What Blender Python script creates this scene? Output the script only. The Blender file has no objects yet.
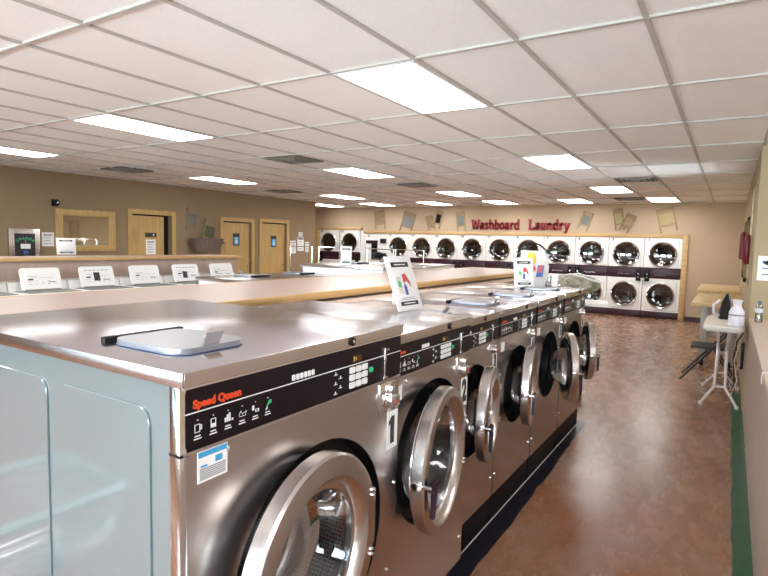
import bpy, bmesh, math, random
from mathutils import Vector, Matrix
random.seed(7)
PI = math.pi
S = bpy.context.scene
COL = S.collection
H = 1.66            # eye height
CEIL = 2.713

# ------------------------------------------------------------------ materials
def newmat(name):
    m = bpy.data.materials.new(name); m.use_nodes = True
    nt = m.node_tree
    for n in list(nt.nodes): nt.nodes.remove(n)
    out = nt.nodes.new('ShaderNodeOutputMaterial')
    return m, nt, out
def N(nt, typ, **kw):
    n = nt.nodes.new(typ)
    for k, v in kw.items():
        if k in n.inputs: n.inputs[k].default_value = v
        else: setattr(n, k, v)
    return n
def L(nt, a, ao, b, bi): nt.links.new(a.outputs[ao], b.inputs[bi])
def c4(c): return (c[0], c[1], c[2], 1.0)
def pbr(name, col, rough=.5, metal=0., noise=0., nscale=8., bump=0., bscale=60., coat=0., spec=None, stretch=(1, 1, 1), rvar=0., col2=None, aniso=0.):
    m, nt, out = newmat(name)
    b = N(nt, 'ShaderNodeBsdfPrincipled'); L(nt, b, 'BSDF', out, 'Surface')
    b.inputs['Base Color'].default_value = c4(col); b.inputs['Roughness'].default_value = rough
    b.inputs['Metallic'].default_value = metal
    if coat: b.inputs['Coat Weight'].default_value = coat; b.inputs['Coat Roughness'].default_value = .08
    if spec is not None: b.inputs['Specular IOR Level'].default_value = spec
    tc = N(nt, 'ShaderNodeTexCoord'); mp = N(nt, 'ShaderNodeMapping'); mp.inputs['Scale'].default_value = stretch
    L(nt, tc, 'Object', mp, 'Vector')
    if noise or col2 is not None:
        nz = N(nt, 'ShaderNodeTexNoise', Scale=nscale, Detail=6.0, Roughness=.6); L(nt, mp, 'Vector', nz, 'Vector')
        rp = N(nt, 'ShaderNodeValToRGB')
        a = col; c = col2 if col2 is not None else tuple(min(1, x * (1 + noise)) for x in col)
        if col2 is None: a = tuple(x * (1 - noise) for x in col)
        rp.color_ramp.elements[0].color = c4(a); rp.color_ramp.elements[1].color = c4(c)
        rp.color_ramp.elements[0].position = .3; rp.color_ramp.elements[1].position = .7
        L(nt, nz, 'Fac', rp, 'Fac'); L(nt, rp, 'Color', b, 'Base Color')
    if bump or rvar:
        nb = N(nt, 'ShaderNodeTexNoise', Scale=bscale, Detail=4.0); L(nt, mp, 'Vector', nb, 'Vector')
        if bump:
            bp = N(nt, 'ShaderNodeBump', Strength=bump, Distance=.01); L(nt, nb, 'Fac', bp, 'Height'); L(nt, bp, 'Normal', b, 'Normal')
        if rvar:
            mr = N(nt, 'ShaderNodeMapRange'); mr.inputs['To Min'].default_value = rough - rvar; mr.inputs['To Max'].default_value = rough + rvar
            L(nt, nb, 'Fac', mr, 'Value'); L(nt, mr, 'Result', b, 'Roughness')
    return m
def emit(name, col, s):
    m, nt, out = newmat(name); e = N(nt, 'ShaderNodeEmission'); e.inputs['Color'].default_value = c4(col); e.inputs['Strength'].default_value = s
    L(nt, e, 'Emission', out, 'Surface'); return m
def glassy(name, tint, refl=.12, rough=.02, dark=1.0, top=.95):
    m, nt, out = newmat(name)
    t = N(nt, 'ShaderNodeBsdfTransparent'); t.inputs['Color'].default_value = c4([x * dark for x in tint])
    g = N(nt, 'ShaderNodeBsdfGlossy', Roughness=rough)
    fr = N(nt, 'ShaderNodeLayerWeight', Blend=.35)
    mr = N(nt, 'ShaderNodeMapRange'); mr.inputs['To Min'].default_value = refl; mr.inputs['To Max'].default_value = top
    mx = N(nt, 'ShaderNodeMixShader')
    L(nt, fr, 'Fresnel', mr, 'Value'); L(nt, mr, 'Result', mx, 'Fac')
    L(nt, t, 'BSDF', mx, 1); L(nt, g, 'BSDF', mx, 2); L(nt, mx, 'Shader', out, 'Surface')
    return m
M = {}
M['steel'] = pbr('brushed_steel', (.64, .605, .595), .27, 1., bump=.003, bscale=160., stretch=(1, .02, 1.6), noise=.03, nscale=2)
M['steel_top'] = pbr('brushed_steel_top', (.63, .61, .64), .22, 1., noise=.03, nscale=4)
M['enamel'] = pbr('grey_side_panel', (.25, .30, .315), .08, .45, coat=.6)
M['chrome'] = pbr('chrome', (.80, .80, .82), .12, 1.)
M['satin'] = pbr('satin_ring', (.62, .58, .56), .27, 1., bump=.05, bscale=60)
M['console'] = pbr('console_black', (.007, .003, .006), .30, 0., spec=.30)
M['black'] = pbr('black_rubber', (.006, .005, .006), .45, spec=.3)
M['dark'] = pbr('black_base', (.004, .003, .005), .4, spec=.25)
M['purple'] = pbr('handle_plastic', (.016, .005, .016), .35, spec=.35)
M['white'] = pbr('white_enamel', (.86, .86, .85), .3)
M['paper'] = pbr('white_paper', (.90, .90, .90), .6)
M['print'] = pbr('print_white', (.85, .85, .85), .5)
M['ink'] = pbr('black_ink', (.02, .02, .02), .5)
M['grey_ink'] = pbr('grey_ink', (.32, .32, .36), .6)
M['red'] = pbr('brand_red', (.75, .07, .02), .45)
M['green'] = pbr('green_print', (.04, .50, .22), .45)
M['blue'] = pbr('blue_print', (.06, .38, .72), .45)
M['navyp'] = pbr('navy_print', (.05, .12, .40), .45)
M['yellow'] = pbr('yellow_print', (.85, .68, .06), .45)
M['redp'] = pbr('red_print', (.60, .06, .06), .45)
M['amber'] = emit('amber_digits', (.9, .6, .12), .35)
M['lcd'] = pbr('display_window', (.09, .03, .01), .2)
M['lidblue'] = pbr('soap_lid_plastic', (.30, .31, .345), .30, .45)
M['rubber_blue'] = pbr('lid_edge', (.13, .17, .27), .3)
M['maroon'] = pbr('maroon_band', (.032, .006, .014), .35)
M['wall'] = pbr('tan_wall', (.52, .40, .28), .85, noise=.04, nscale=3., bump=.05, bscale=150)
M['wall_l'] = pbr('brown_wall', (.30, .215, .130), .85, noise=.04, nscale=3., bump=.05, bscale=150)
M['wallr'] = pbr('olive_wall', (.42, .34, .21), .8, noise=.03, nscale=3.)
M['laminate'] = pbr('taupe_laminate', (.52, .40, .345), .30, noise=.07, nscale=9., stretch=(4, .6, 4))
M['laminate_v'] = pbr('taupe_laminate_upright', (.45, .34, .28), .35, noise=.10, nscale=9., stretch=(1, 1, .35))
M['oak'] = pbr('oak_trim', (.50, .30, .11), .42, col2=(.66, .43, .19), nscale=5., stretch=(1, .12, 6))
M['oakx'] = pbr('oak_trim_long', (.50, .31, .13), .45, col2=(.66, .45, .21), nscale=5., stretch=(.15, 1, 6))
M['oakz'] = pbr('oak_door', (.46, .30, .10), .4, col2=(.60, .41, .16), nscale=6., stretch=(4, 4, .35))
M['pine'] = pbr('light_wood_top', (.60, .42, .20), .4, col2=(.74, .55, .29), nscale=6., stretch=(6, .4, 3))
M['oldwood'] = pbr('weathered_wood', (.22, .15, .08), .7, col2=(.36, .26, .15), nscale=14)
M['palewood'] = pbr('pale_wood', (.30, .215, .12), .7, col2=(.44, .33, .20), nscale=14)
M['zinc'] = pbr('zinc', (.22, .23, .22), .55, .3)
M['dullplate'] = pbr('dull_green_plate', (.10, .11, .06), .5)
M['brass'] = pbr('brassy_rub', (.42, .34, .18), .5, .4)
M['tub'] = pbr('galvanized', (.22, .17, .14), .5, .5, noise=.2, nscale=20)
M['tile'] = pbr('ceiling_tile', (.90, .885, .87), .9, noise=.025, nscale=45., bump=.12, bscale=180)
M['grid'] = pbr('ceiling_grid_metal', (.50, .47, .44), .5)
M['lamp'] = emit('troffer_diffuser', (1, .985, .96), 7.0)
M['ventd'] = pbr('vent_dark', (.05, .045, .04), .7)
M['vent'] = pbr('vent_louvre', (.26, .23, .20), .5)
M['green_f'] = pbr('green_floor_paint', (.010, .085, .036), .3, noise=.25, nscale=6)
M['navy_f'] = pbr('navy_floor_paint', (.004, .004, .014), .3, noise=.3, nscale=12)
M['letter'] = pbr('red_letter', (.33, .03, .035), .5)
M['greymetal'] = pbr('grey_leg', (.40, .38, .34), .45, .3)
M['wleg'] = pbr('white_tube', (.82, .76, .76), .3)
M['overexposed'] = pbr('overexposed_side', (.80, .82, .83), .25)  # side enamel whitened: overexposure put into the colour for the opposite row
M['cover'] = pbr('ironing_cover', (.74, .70, .63), .8, bump=.2, bscale=12)
M['jug'] = pbr('white_plastic', (.75, .72, .82), .35)
M['blackcloth'] = pbr('black_vinyl', (.012, .012, .016), .4)
M['cloth'] = pbr('blanket', (.13, .13, .07), .8, col2=(.62, .58, .46), nscale=7, bump=.8, bscale=18)
M['plastic'] = pbr('milky_plastic', (.72, .72, .70), .25)
M['glass'] = glassy('washer_door_glass', (.80, .86, .92), .05, top=.6)
M['dglass'] = glassy('dryer_door_glass', (.10, .085, .10), .13, top=.7)
M['window'] = glassy('window_glass', (.96, .98, .98), .04)
M['clear'] = glassy('clear_plastic', (.80, .82, .86), .15)
M['mirror'] = pbr('mirror_glass', (.75, .72, .68), .04, 1.)
M['asphalt'] = pbr('outside_ground', (.32, .33, .32), .9, noise=.1)
M['hedge'] = pbr('hedge_leaf', (.05, .17, .04), .8, noise=.4, nscale=9, bump=.6, bscale=9)
M['cordw'] = pbr('white_cord', (.75, .72, .66), .5)
M['wineshade'] = pbr('wine_red', (.16, .012, .018), .35)

def drum_mat():
    m, nt, out = newmat('perforated_drum')
    b = N(nt, 'ShaderNodeBsdfPrincipled', Roughness=.25); b.inputs['Metallic'].default_value = 1.
    L(nt, b, 'BSDF', out, 'Surface')
    uv = N(nt, 'ShaderNodeUVMap'); mp = N(nt, 'ShaderNodeMapping'); mp.inputs['Scale'].default_value = (1, 1, 1)
    L(nt, uv, 'UV', mp, 'Vector')
    v = N(nt, 'ShaderNodeTexVoronoi', Scale=1.0); v.inputs['Randomness'].default_value = 0.; L(nt, mp, 'Vector', v, 'Vector')
    r = N(nt, 'ShaderNodeValToRGB'); r.color_ramp.elements[0].position = .22; r.color_ramp.elements[1].position = .30
    r.color_ramp.elements[0].color = (.01, .01, .01, 1); r.color_ramp.elements[1].color = (.78, .78, .80, 1)
    L(nt, v, 'Distance', r, 'Fac'); L(nt, r, 'Color', b, 'Base Color')
    return m
M['drum'] = drum_mat()
M['ddrum'] = pbr('dryer_drum', (.10, .08, .08), .5, .4)

def floor_mat():
    m, nt, out = newmat('stained_concrete')
    b = N(nt, 'ShaderNodeBsdfPrincipled'); L(nt, b, 'BSDF', out, 'Surface')
    tc = N(nt, 'ShaderNodeTexCoord')
    mp = N(nt, 'ShaderNodeMapping'); mp.inputs['Scale'].default_value = (1.5, .8, 1); L(nt, tc, 'Object', mp, 'Vector')
    n1 = N(nt, 'ShaderNodeTexNoise', Scale=1.1, Detail=8.0, Roughness=.58, Distortion=.3); L(nt, mp, 'Vector', n1, 'Vector')
    r1 = N(nt, 'ShaderNodeValToRGB'); e = r1.color_ramp.elements
    e[0].position = .30; e[0].color = (.20, .085, .04, 1); e[1].position = .72; e[1].color = (.36, .225, .155, 1)
    x = r1.color_ramp.elements.new(.46); x.color = (.28, .15, .09, 1)
    L(nt, n1, 'Fac', r1, 'Fac')
    n2 = N(nt, 'ShaderNodeTexNoise', Scale=5.5, Detail=7.0, Roughness=.7, Distortion=.5); L(nt, mp, 'Vector', n2, 'Vector')
    r2 = N(nt, 'ShaderNodeValToRGB'); r2.color_ramp.elements[0].position = .36; r2.color_ramp.elements[1].position = .62
    r2.color_ramp.elements[0].color = (.62, .58, .55, 1); r2.color_ramp.elements[1].color = (1, 1, 1, 1)
    L(nt, n2, 'Fac', r2, 'Fac')
    mx = N(nt, 'ShaderNodeMix', data_type='RGBA', blend_type='MULTIPLY'); mx.inputs[0].default_value = .3
    nt.links.new(r1.outputs['Color'], mx.inputs[6]); nt.links.new(r2.outputs['Color'], mx.inputs[7])
    # orange acid-stain patches towards the near end and along the washer row
    n3 = N(nt, 'ShaderNodeTexNoise', Scale=.9, Detail=6.0, Distortion=.5); L(nt, mp, 'Vector', n3, 'Vector')
    sx = N(nt, 'ShaderNodeSeparateXYZ'); L(nt, tc, 'Object', sx, 'Vector')
    my = N(nt, 'ShaderNodeMapRange'); my.inputs['From Min'].default_value = 2.0; my.inputs['From Max'].default_value = 6.5
    my.inputs['To Min'].default_value = .16; my.inputs['To Max'].default_value = -.22; L(nt, sx, 'Y', my, 'Value')
    ad = N(nt, 'ShaderNodeMath', operation='ADD'); nt.links.new(n3.outputs['Fac'], ad.inputs[0]); nt.links.new(my.outputs['Result'], ad.inputs[1])
    r3 = N(nt, 'ShaderNodeValToRGB'); r3.color_ramp.elements[0].position = .46; r3.color_ramp.elements[1].position = .68
    L(nt, ad, 'Value', r3, 'Fac')
    mx2 = N(nt, 'ShaderNodeMix', data_type='RGBA'); nt.links.new(r3.outputs['Color'], mx2.inputs[0])
    nt.links.new(mx.outputs[2], mx2.inputs[6]); mx2.inputs[7].default_value = (.27, .095, .035, 1)
    nt.links.new(mx2.outputs[2], b.inputs['Base Color'])
    mr = N(nt, 'ShaderNodeMapRange'); mr.inputs['To Min'].default_value = .16; mr.inputs['To Max'].default_value = .38
    L(nt, n2, 'Fac', mr, 'Value'); L(nt, mr, 'Result', b, 'Roughness')
    bp = N(nt, 'ShaderNodeBump', Strength=.06, Distance=.02); L(nt, n2, 'Fac', bp, 'Height'); L(nt, bp, 'Normal', b, 'Normal')
    b.inputs['Specular IOR Level'].default_value = .6
    return m
M['floor'] = floor_mat()

# ------------------------------------------------------------------ mesh helpers
class MB:
    def __init__(s): s.bm = bmesh.new(); s.uv = None
    def box(s, x0, x1, y0, y1, z0, z1, bev=0., seg=2):
        a, b = min(x0, x1), max(x0, x1); c, d = min(y0, y1), max(y0, y1); e, f = min(z0, z1), max(z0, z1)
        v = [s.bm.verts.new(p) for p in ((a, c, e), (b, c, e), (b, d, e), (a, d, e), (a, c, f), (b, c, f), (b, d, f), (a, d, f))]
        fs = [s.bm.faces.new([v[i] for i in q]) for q in ((3, 2, 1, 0), (4, 5, 6, 7), (0, 1, 5, 4), (1, 2, 6, 5), (2, 3, 7, 6), (3, 0, 4, 7))]
        if bev:
            es = {ed for q in fs for ed in q.edges}
            bmesh.ops.bevel(s.bm, geom=list(es), offset=bev, segments=seg, affect='EDGES', profile=.5)
        return s
    def prism(s, pts, ax, d0, d1):
        """polygon pts (2D) extruded along axis ax; 2D coords are the other two axes in order"""
        def P(p, d):
            return {'x': (d, p[0], p[1]), 'y': (p[0], d, p[1]), 'z': (p[0], p[1], d)}[ax]
        n = len(pts)
        A = [s.bm.verts.new(P(p, d0)) for p in pts]; B = [s.bm.verts.new(P(p, d1)) for p in pts]
        fs = [s.bm.faces.new(A), s.bm.faces.new(B[::-1])]
        for i in range(n): fs.append(s.bm.faces.new((A[i], B[i], B[(i + 1) % n], A[(i + 1) % n])))
        bmesh.ops.recalc_face_normals(s.bm, faces=fs); return s
    def tube(s, pts, r, seg=8, closed=False, cap=True):
        pts = [Vector(p) for p in pts]; n = len(pts); rings = []
        up = None
        for i, p in enumerate(pts):
            if closed: t = (pts[(i + 1) % n] - pts[i - 1])
            elif i == 0: t = pts[1] - p
            elif i == n - 1: t = p - pts[i - 1]
            else: t = (pts[i + 1] - p).normalized() + (p - pts[i - 1]).normalized()
            t.normalize()
            if up is None:
                up = Vector((0, 0, 1)) if abs(t.z) < .9 else Vector((1, 0, 0))
            u = (up - t * up.dot(t)).normalized(); w = t.cross(u); up = u
            rr = r[i] if isinstance(r, (list, tuple)) else r
            rings.append([s.bm.verts.new(p + (u * math.cos(2 * PI * k / seg) + w * math.sin(2 * PI * k / seg)) * rr) for k in range(seg)])
        m = n if closed else n - 1; fs = []
        for i in range(m):
            a, b = rings[i], rings[(i + 1) % n]
            for k in range(seg): fs.append(s.bm.faces.new((a[k], a[(k + 1) % seg], b[(k + 1) % seg], b[k])))
        if cap and not closed: fs.append(s.bm.faces.new(rings[0][::-1])); fs.append(s.bm.faces.new(rings[-1]))
        bmesh.ops.recalc_face_normals(s.bm, faces=fs); return s
    def lathe(s, prof, c, ax='x', seg=48, closed=False, uvs=None, sy=1., sz=1.):
        """prof: (along, radius); closed -> profile loops"""
        c = Vector(c); R = []
        for (a, r) in prof:
            ring = []
            for k in range(seg):
                t = 2 * PI * k / seg; u, w = r * math.cos(t) * sy, r * math.sin(t) * sz
                q = {'x': (a, u, w), 'y': (u, a, w), 'z': (u, w, a)}[ax]
                ring.append(s.bm.verts.new(c + Vector(q)))
            R.append(ring)
        n = len(prof); m = n if closed else n - 1; fs = []
        if uvs and s.uv is None: s.uv = s.bm.loops.layers.uv.new('UVMap')
        for i in range(m):
            A, B = R[i], R[(i + 1) % n]
            for k in range(seg):
                try: f = s.bm.faces.new((A[k], A[(k + 1) % seg], B[(k + 1) % seg], B[k]))
                except ValueError: continue
                fs.append(f)
                if uvs:
                    for lp, (kk, ii) in zip(f.loops, ((k, i), (k + 1, i), (k + 1, i + 1), (k, i + 1))):
                        lp[s.uv].uv = (kk / seg * uvs[0], ii * uvs[1])
        if not closed:
            if prof[0][1] > 1e-5 and getattr(s, 'cap0', False): fs.append(s.bm.faces.new(R[0][::-1]))
            if getattr(s, 'cap1', False): fs.append(s.bm.faces.new(R[-1]))
        bmesh.ops.recalc_face_normals(s.bm, faces=fs); return s
    def solid(s, prof, c, ax='z', seg=24, sy=1., sz=1.):
        s.cap0 = s.cap1 = True; s.lathe(prof, c, ax, seg, sy=sy, sz=sz); s.cap0 = s.cap1 = False; return s
    def plate_hole(s, x0, x1, y0, y1, z0, z1, cy, cz, r, seg=64):
        """slab in the yz plane with a round hole"""
        def outer(t):
            dx, dz = math.cos(t), math.sin(t)
            k = []
            if dx > 1e-9: k.append((y1 - cy) / dx)
            if dx < -1e-9: k.append((y0 - cy) / dx)
            if dz > 1e-9: k.append((z1 - cz) / dz)
            if dz < -1e-9: k.append((z0 - cz) / dz)
            q = min(k); return (cy + dx * q, cz + dz * q)
        angs = sorted(set([2 * PI * i / seg for i in range(seg)] + [math.atan2(zz - cz, yy - cy) % (2 * PI) for yy in (y0, y1) for zz in (z0, z1)]))
        n = len(angs); rows = []
        for x in (x1, x0):
            rows.append([s.bm.verts.new((x,) + outer(t)) for t in angs]); rows.append([s.bm.verts.new((x, cy + r * math.cos(t), cz + r * math.sin(t))) for t in angs])
        fs = []
        for i in range(n):
            j = (i + 1) % n
            for A, B in ((rows[0], rows[1]), (rows[1], rows[3]), (rows[3], rows[2]), (rows[2], rows[0])):
                fs.append(s.bm.faces.new((A[i], A[j], B[j], B[i])))
        bmesh.ops.recalc_face_normals(s.bm, faces=fs); return s
    def xf(s, mat): bmesh.ops.transform(s.bm, matrix=mat, verts=s.bm.verts); return s
    def build(s, name, mat, parent=None, loc=None, rot=None, smooth=True, ang=35):
        me = bpy.data.meshes.new(name)
        if smooth:
            s.bm.normal_update()
            for f in s.bm.faces: f.smooth = True
            for e in s.bm.edges:
                if len(e.link_faces) == 2 and e.calc_face_angle(0) > math.radians(ang): e.smooth = False
        s.bm.to_mesh(me); s.bm.free()
        me.materials.append(M[mat] if isinstance(mat, str) else mat)
        o = bpy.data.objects.new(name, me); COL.objects.link(o)
        if parent: o.parent = parent
        if loc: o.location = loc
        if rot: o.rotation_euler = rot
        return o
def rrect(y0, y1, z0, z1, r, n=5):
    P = []
    for cx, cz, a in ((y1 - r, z1 - r, 0), (y0 + r, z1 - r, 90), (y0 + r, z0 + r, 180), (y1 - r, z0 + r, 270)):
        for k in range(n + 1):
            t = math.radians(a + 90 * k / n); P.append((cx + r * math.cos(t), cz + r * math.sin(t)))
    return P
def tag(o, label=None, cat=None, group=None, kind=None):
    if label: o['label'] = label
    if cat: o['category'] = cat
    if group: o['group'] = group
    if kind: o['kind'] = kind
    return o
def thing(name, label, cat, loc=(0, 0, 0), rz=0, group=None):
    o = bpy.data.objects.new(name, None); COL.objects.link(o); o.location = loc; o.rotation_euler = (0, 0, rz)
    o.empty_display_size = .1
    return tag(o, label, cat, group)
def struct(o, label=None): o['kind'] = 'structure'; (label and o.__setitem__('label', label)); return o
def copy_tree(o, parent=None, skip=()):
    c = o.copy(); COL.objects.link(c)
    if parent: c.parent = parent
    for ch in list(o.children):
        if ch.name.split('.')[0] in skip: continue
        copy_tree(ch, c, skip)
    return c
def text_mb(txt, size, depth=.001, bold=.0, plane='x', align='CENTER', space=1.0, sx=1.0, shear=0):
    """mesh text: plane 'x' -> faces +X reading along +Y, 'y' -> faces -Y reading along +X"""
    cu = bpy.data.curves.new('t', 'FONT'); cu.body = txt; cu.size = size; cu.extrude = depth / 2; cu.offset = bold
    cu.align_x = align; cu.align_y = 'CENTER'; cu.space_character = space; cu.resolution_u = 3; cu.shear = shear
    to = bpy.data.objects.new('t', cu); COL.objects.link(to)
    dg = bpy.context.evaluated_depsgraph_get(); me = bpy.data.meshes.new_from_object(to.evaluated_get(dg))
    b = MB(); b.bm.from_mesh(me)
    bpy.data.objects.remove(to); bpy.data.curves.remove(cu); bpy.data.meshes.remove(me)
    b.xf(Matrix.Diagonal((sx, 1, 1, 1)))
    R = Matrix.Rotation(PI / 2, 4, 'X')                # text up -> Z, faces -Y, reads +X
    if plane == 'x': R = Matrix.Rotation(PI / 2, 4, 'Z') @ R
    b.xf(R); return b

# ------------------------------------------------------------------ camera
cam = bpy.data.cameras.new('camera'); cam.sensor_width = 36; cam.lens = 552.73 / 768 * 36; cam.clip_start = .02
co = bpy.data.objects.new('camera', cam); COL.objects.link(co); S.camera = co
def cc(px, py): return Vector((px - 384., -(py - 288.), -552.73))
RM = Matrix(((.84664756, -.06535092, .52812609), (.53156107, .05701949, -.84509858), (.02511449, .99623192, .08301342)))
def on(px, py, ax, v):            # where the sight line of a photo point meets the plane axis=v (z relative to eye)
    d = RM @ cc(px, py); return d * (v / d[ax])
co.matrix_world = Matrix.Translation((0, 0, H)) @ RM.to_4x4()

# ------------------------------------------------------------------ room shell
XL, XR, YB, YF = -9.95, 3.2, 14.55, -3.2
def slab(name, mat, *b): return struct(MB().box(*b).build(name, mat, smooth=False))
slab('floor', 'floor', -12.6, XR, YF, YB + .6, -.1, 0)
ceil = slab('ceiling', 'tile', -12.6, XR, YF, YB + .6, CEIL + .012, CEIL + .1)
XS, YS = .609, 1.232; X0, Y0 = -.402, 1.627
g = MB()
k = -21
x = X0 - XS * 20
while x < XR:
    if x > -12.5: g.box(x - .012, x + .012, YF, YB, CEIL, CEIL + .013)
    x += XS
y = Y0 - YS * 4
while y < YB:
    if y > YF: g.box(-12.5, XR, y - .012, y + .012, CEIL - .001, CEIL + .013)
    y += YS
struct(g.build('trim_1', 'grid', smooth=False), 'grey metal suspension grid of the tiled ceiling')
# left wall with door openings
doors = [(6.48, 7.57), (8.77, 9.84), (10.01, 11.10)]      # outer frame edges in Y
DH = [2.18, 2.14, 2.165]
w = MB(); edges = [YF]
fr = .09
for (a, b) in doors: edges += [a + fr, b - fr]
edges.append(12.2)
for i in range(0, len(edges), 2): w.box(XL - .12, XL, edges[i], edges[i + 1], 0, CEIL + .01)
for (a, b), h in zip(doors, DH): w.box(XL - .12, XL, a + fr, b - fr, h - fr, CEIL + .01)
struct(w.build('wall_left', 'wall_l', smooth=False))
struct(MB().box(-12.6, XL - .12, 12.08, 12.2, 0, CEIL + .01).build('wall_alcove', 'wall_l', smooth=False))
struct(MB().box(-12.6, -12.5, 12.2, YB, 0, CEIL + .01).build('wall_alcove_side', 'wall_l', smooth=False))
w = MB(); w.box(-12.6, XR, YB + .42, YB + .55, 0, CEIL + .01); w.box(-9.93, XR, YB, YB + .42, 2.0, CEIL + .01); w.box(-12.6, -9.93, YB, YB + .42, 2.10, CEIL + .01); w.box(-12.6, -11.84, YB, YB + .42, 0, 2.10); w.box(-.90, XR, YB, YB + .42, 0, 2.0)
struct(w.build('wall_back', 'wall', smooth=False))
slab('baseboard_back', 'maroon', -.84, .18, YB - .015, YB, 0, .11)
# right side: far wall at X=.21, cross wall at Y=6.9, open side room
w = MB()
w.box(.195, .33, 6.9, 7.9, 0, CEIL + .01); w.box(.195, .33, 8.9, YB, 0, CEIL + .01); w.box(.195, .33, 7.9, 8.9, 2.5, CEIL + .01); w.box(.195, .33, 7.9, 8.9, 0, 1.25)
struct(w.build('wall_right', 'wallr', smooth=False))
slab('wall_right_end', 'wallr', .195, XR, 6.78, 6.9, 0, CEIL + .01)
slab('wall_side_room', 'wall', XR, XR + .12, YF, 6.8, 0, CEIL + .01)
wn = MB(); wn.box(.19, .34, 7.9, 7.98, 1.25, 2.5); wn.box(.19, .34, 8.82, 8.9, 1.25, 2.5); wn.box(.19, .34, 7.98, 8.82, 2.42, 2.5); wn.box(.19, .34, 7.98, 8.82, 1.25, 1.33); wn.box(.25, .28, 8.38, 8.42, 1.33, 2.42)
struct(wn.build('window_1', 'oldwood', smooth=False), 'narrow framed window in the right wall beyond the ironing board')
MB().box(.262, .268, 7.98, 8.82, 1.33, 2.42).build('pane', 'window', bpy.data.objects['window_1'], smooth=False)
# storefront behind the viewpoint: wall with large windows
w = MB(); wins = [(-7.3, -4.9), (-4.5, -2.1), (-1.7, .5), (.8, 3.0)]
w.box(-12.6, XR, YF - .15, YF, 0, .55); w.box(-12.6, XR, YF - .15, YF, 2.45, CEIL + .01)
xs = [-12.6] + [v for ab in wins for v in ab] + [XR]
for i in range(0, len(xs), 2): w.box(xs[i], xs[i + 1], YF - .15, YF, .55, 2.45)
struct(w.build('wall_front', 'wall', smooth=False))
for i, (a, b) in enumerate(wins):
    f = MB()
    for q in ((a, a + .06), (b - .06, b), ((a + b) / 2 - .03, (a + b) / 2 + .03)): f.box(q[0], q[1], YF - .10, YF - .03, .55, 2.45)
    f.box(a, b, YF - .10, YF - .03, .55, .61); f.box(a, b, YF - .10, YF - .03, 2.39, 2.45)
    o = struct(f.build('window_%d' % (i + 2), 'greymetal', smooth=False), 'storefront window behind the viewpoint')
    MB().box(a, b, YF - .068, YF - .062, .58, 2.42).build('pane', 'window', o, smooth=False)
h = MB()
for i in range(40):
    h.box(-24 + i * 1.2, -24 + i * 1.2 + 1.3, -17 - random.random(), -15.5, -.12, 1.0 + random.random() * .5, bev=.35)
tag(h.build('hedge', 'hedge'), 'row of green shrubs outside the storefront', 'hedge', kind='stuff')

# floor paint strips
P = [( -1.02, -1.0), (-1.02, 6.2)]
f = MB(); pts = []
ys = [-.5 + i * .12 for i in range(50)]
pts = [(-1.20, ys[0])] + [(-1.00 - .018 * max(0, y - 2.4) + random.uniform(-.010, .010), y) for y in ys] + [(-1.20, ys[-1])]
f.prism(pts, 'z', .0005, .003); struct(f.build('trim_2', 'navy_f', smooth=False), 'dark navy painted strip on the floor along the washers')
f = MB(); pts = [(.20, -1.0)] + [(.20, 7.6)] + [(.106 + random.uniform(-.006, .006), y) for y in [7.6 - i * .1 for i in range(86)]]
f.prism(pts, 'z', .0005, .003); struct(f.build('trim_3', 'green_f', smooth=False), 'green painted strip on the floor below the right counter')

# door leaves and frames in the left wall
for i, ((a, b), h) in enumerate(zip(doors, DH)):
    f = MB()
    f.box(XL + .0005, XL + .025, a, a + fr, 0, h - fr); f.box(XL + .0005, XL + .025, b - fr, b, 0, h - fr); f.box(XL + .0005, XL + .025, a, b, h - fr, h)
    o = struct(f.build('door_%d' % (i + 1), 'oakz', smooth=False), ['left wooden door, ajar, with a white notice', 'middle wooden restroom door', 'right wooden restroom door with a round knob'][i])
    bx = MB(); bx.box(XL - .9, XL - .125, a - .1, b + .1, 0.001, h + .1)  # solid black block: darkness of the unlit room as colour, stops light leaks
    bx.build('shade_block', 'black', o, smooth=False)
    ya, yb, t = (a + fr + .01, b - fr - .16, 0) if i == 0 else (a + fr + .035, b - fr - .03, 0)
    leaf = MB().box(XL - .08, XL - .04, ya, yb, .01, h - fr - .03).build('leaf', 'oakz', o, smooth=False)
    kn = MB(); kn.solid([(0, .012), (.03, .012), (.035, .028), (.055, .03), (.065, .015)], (XL - .04, yb - .07, 1.0), 'x', 16); kn.build('knob', 'brass', leaf)
    for z in (.3, 1.1, 1.8): MB().box(XL - .045, XL - .025, (ya + .005) if i != 1 else yb - .02, (ya + .03) if i != 1 else yb + .005, z, z + .09).build('hinge', 'greymetal', leaf)

# ------------------------------------------------------------------ ceiling lights and vents
def cell(kx, ky, w=1, h=1):
    x = X0 - XS * kx; y = Y0 + YS * ky; return x, y
proto = None
LL = [(-1.925, 1, 'large bright light panel nearest the viewer in the ceiling'),
      (-4.97, 1, 'long bright light panel at left, level with the largest one'),
      (-8.01, 1, 'bright light panel cut by the left edge of the view'),
      (-1.925, 4, 'light panel right of centre, behind the largest panel'),
      (-4.97, 4, 'light panel at centre above the mirror-topped washers, second row of panels'),
      (-8.01, 4, 'light panel near the left wall in the second row of panels'),
      (-1.925, 7, 'right-hand light panel of the third row, in front of a vent'),
      (-4.97, 7, 'middle light panel of the third row above the sign lettering'),
      (-8.01, 7, 'left light panel of the third row near the corner of the brown wall'),
      (-1.316, 9, 'rightmost light panel of the last row near the back wall'),
      (-3.143, 9, 'second light panel from the right in the last row, above the shorter red word'),
      (-4.97, 9, 'third light panel from the right in the last row, above the longer red word'),
      (-6.80, 9, 'fourth light panel from the right in the last row, above the washboards'),
      (-8.62, 9, 'fifth light panel from the right in the last row'),
      (-10.45, 9, 'light panel peeking out behind the brown wall corner')]
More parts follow.
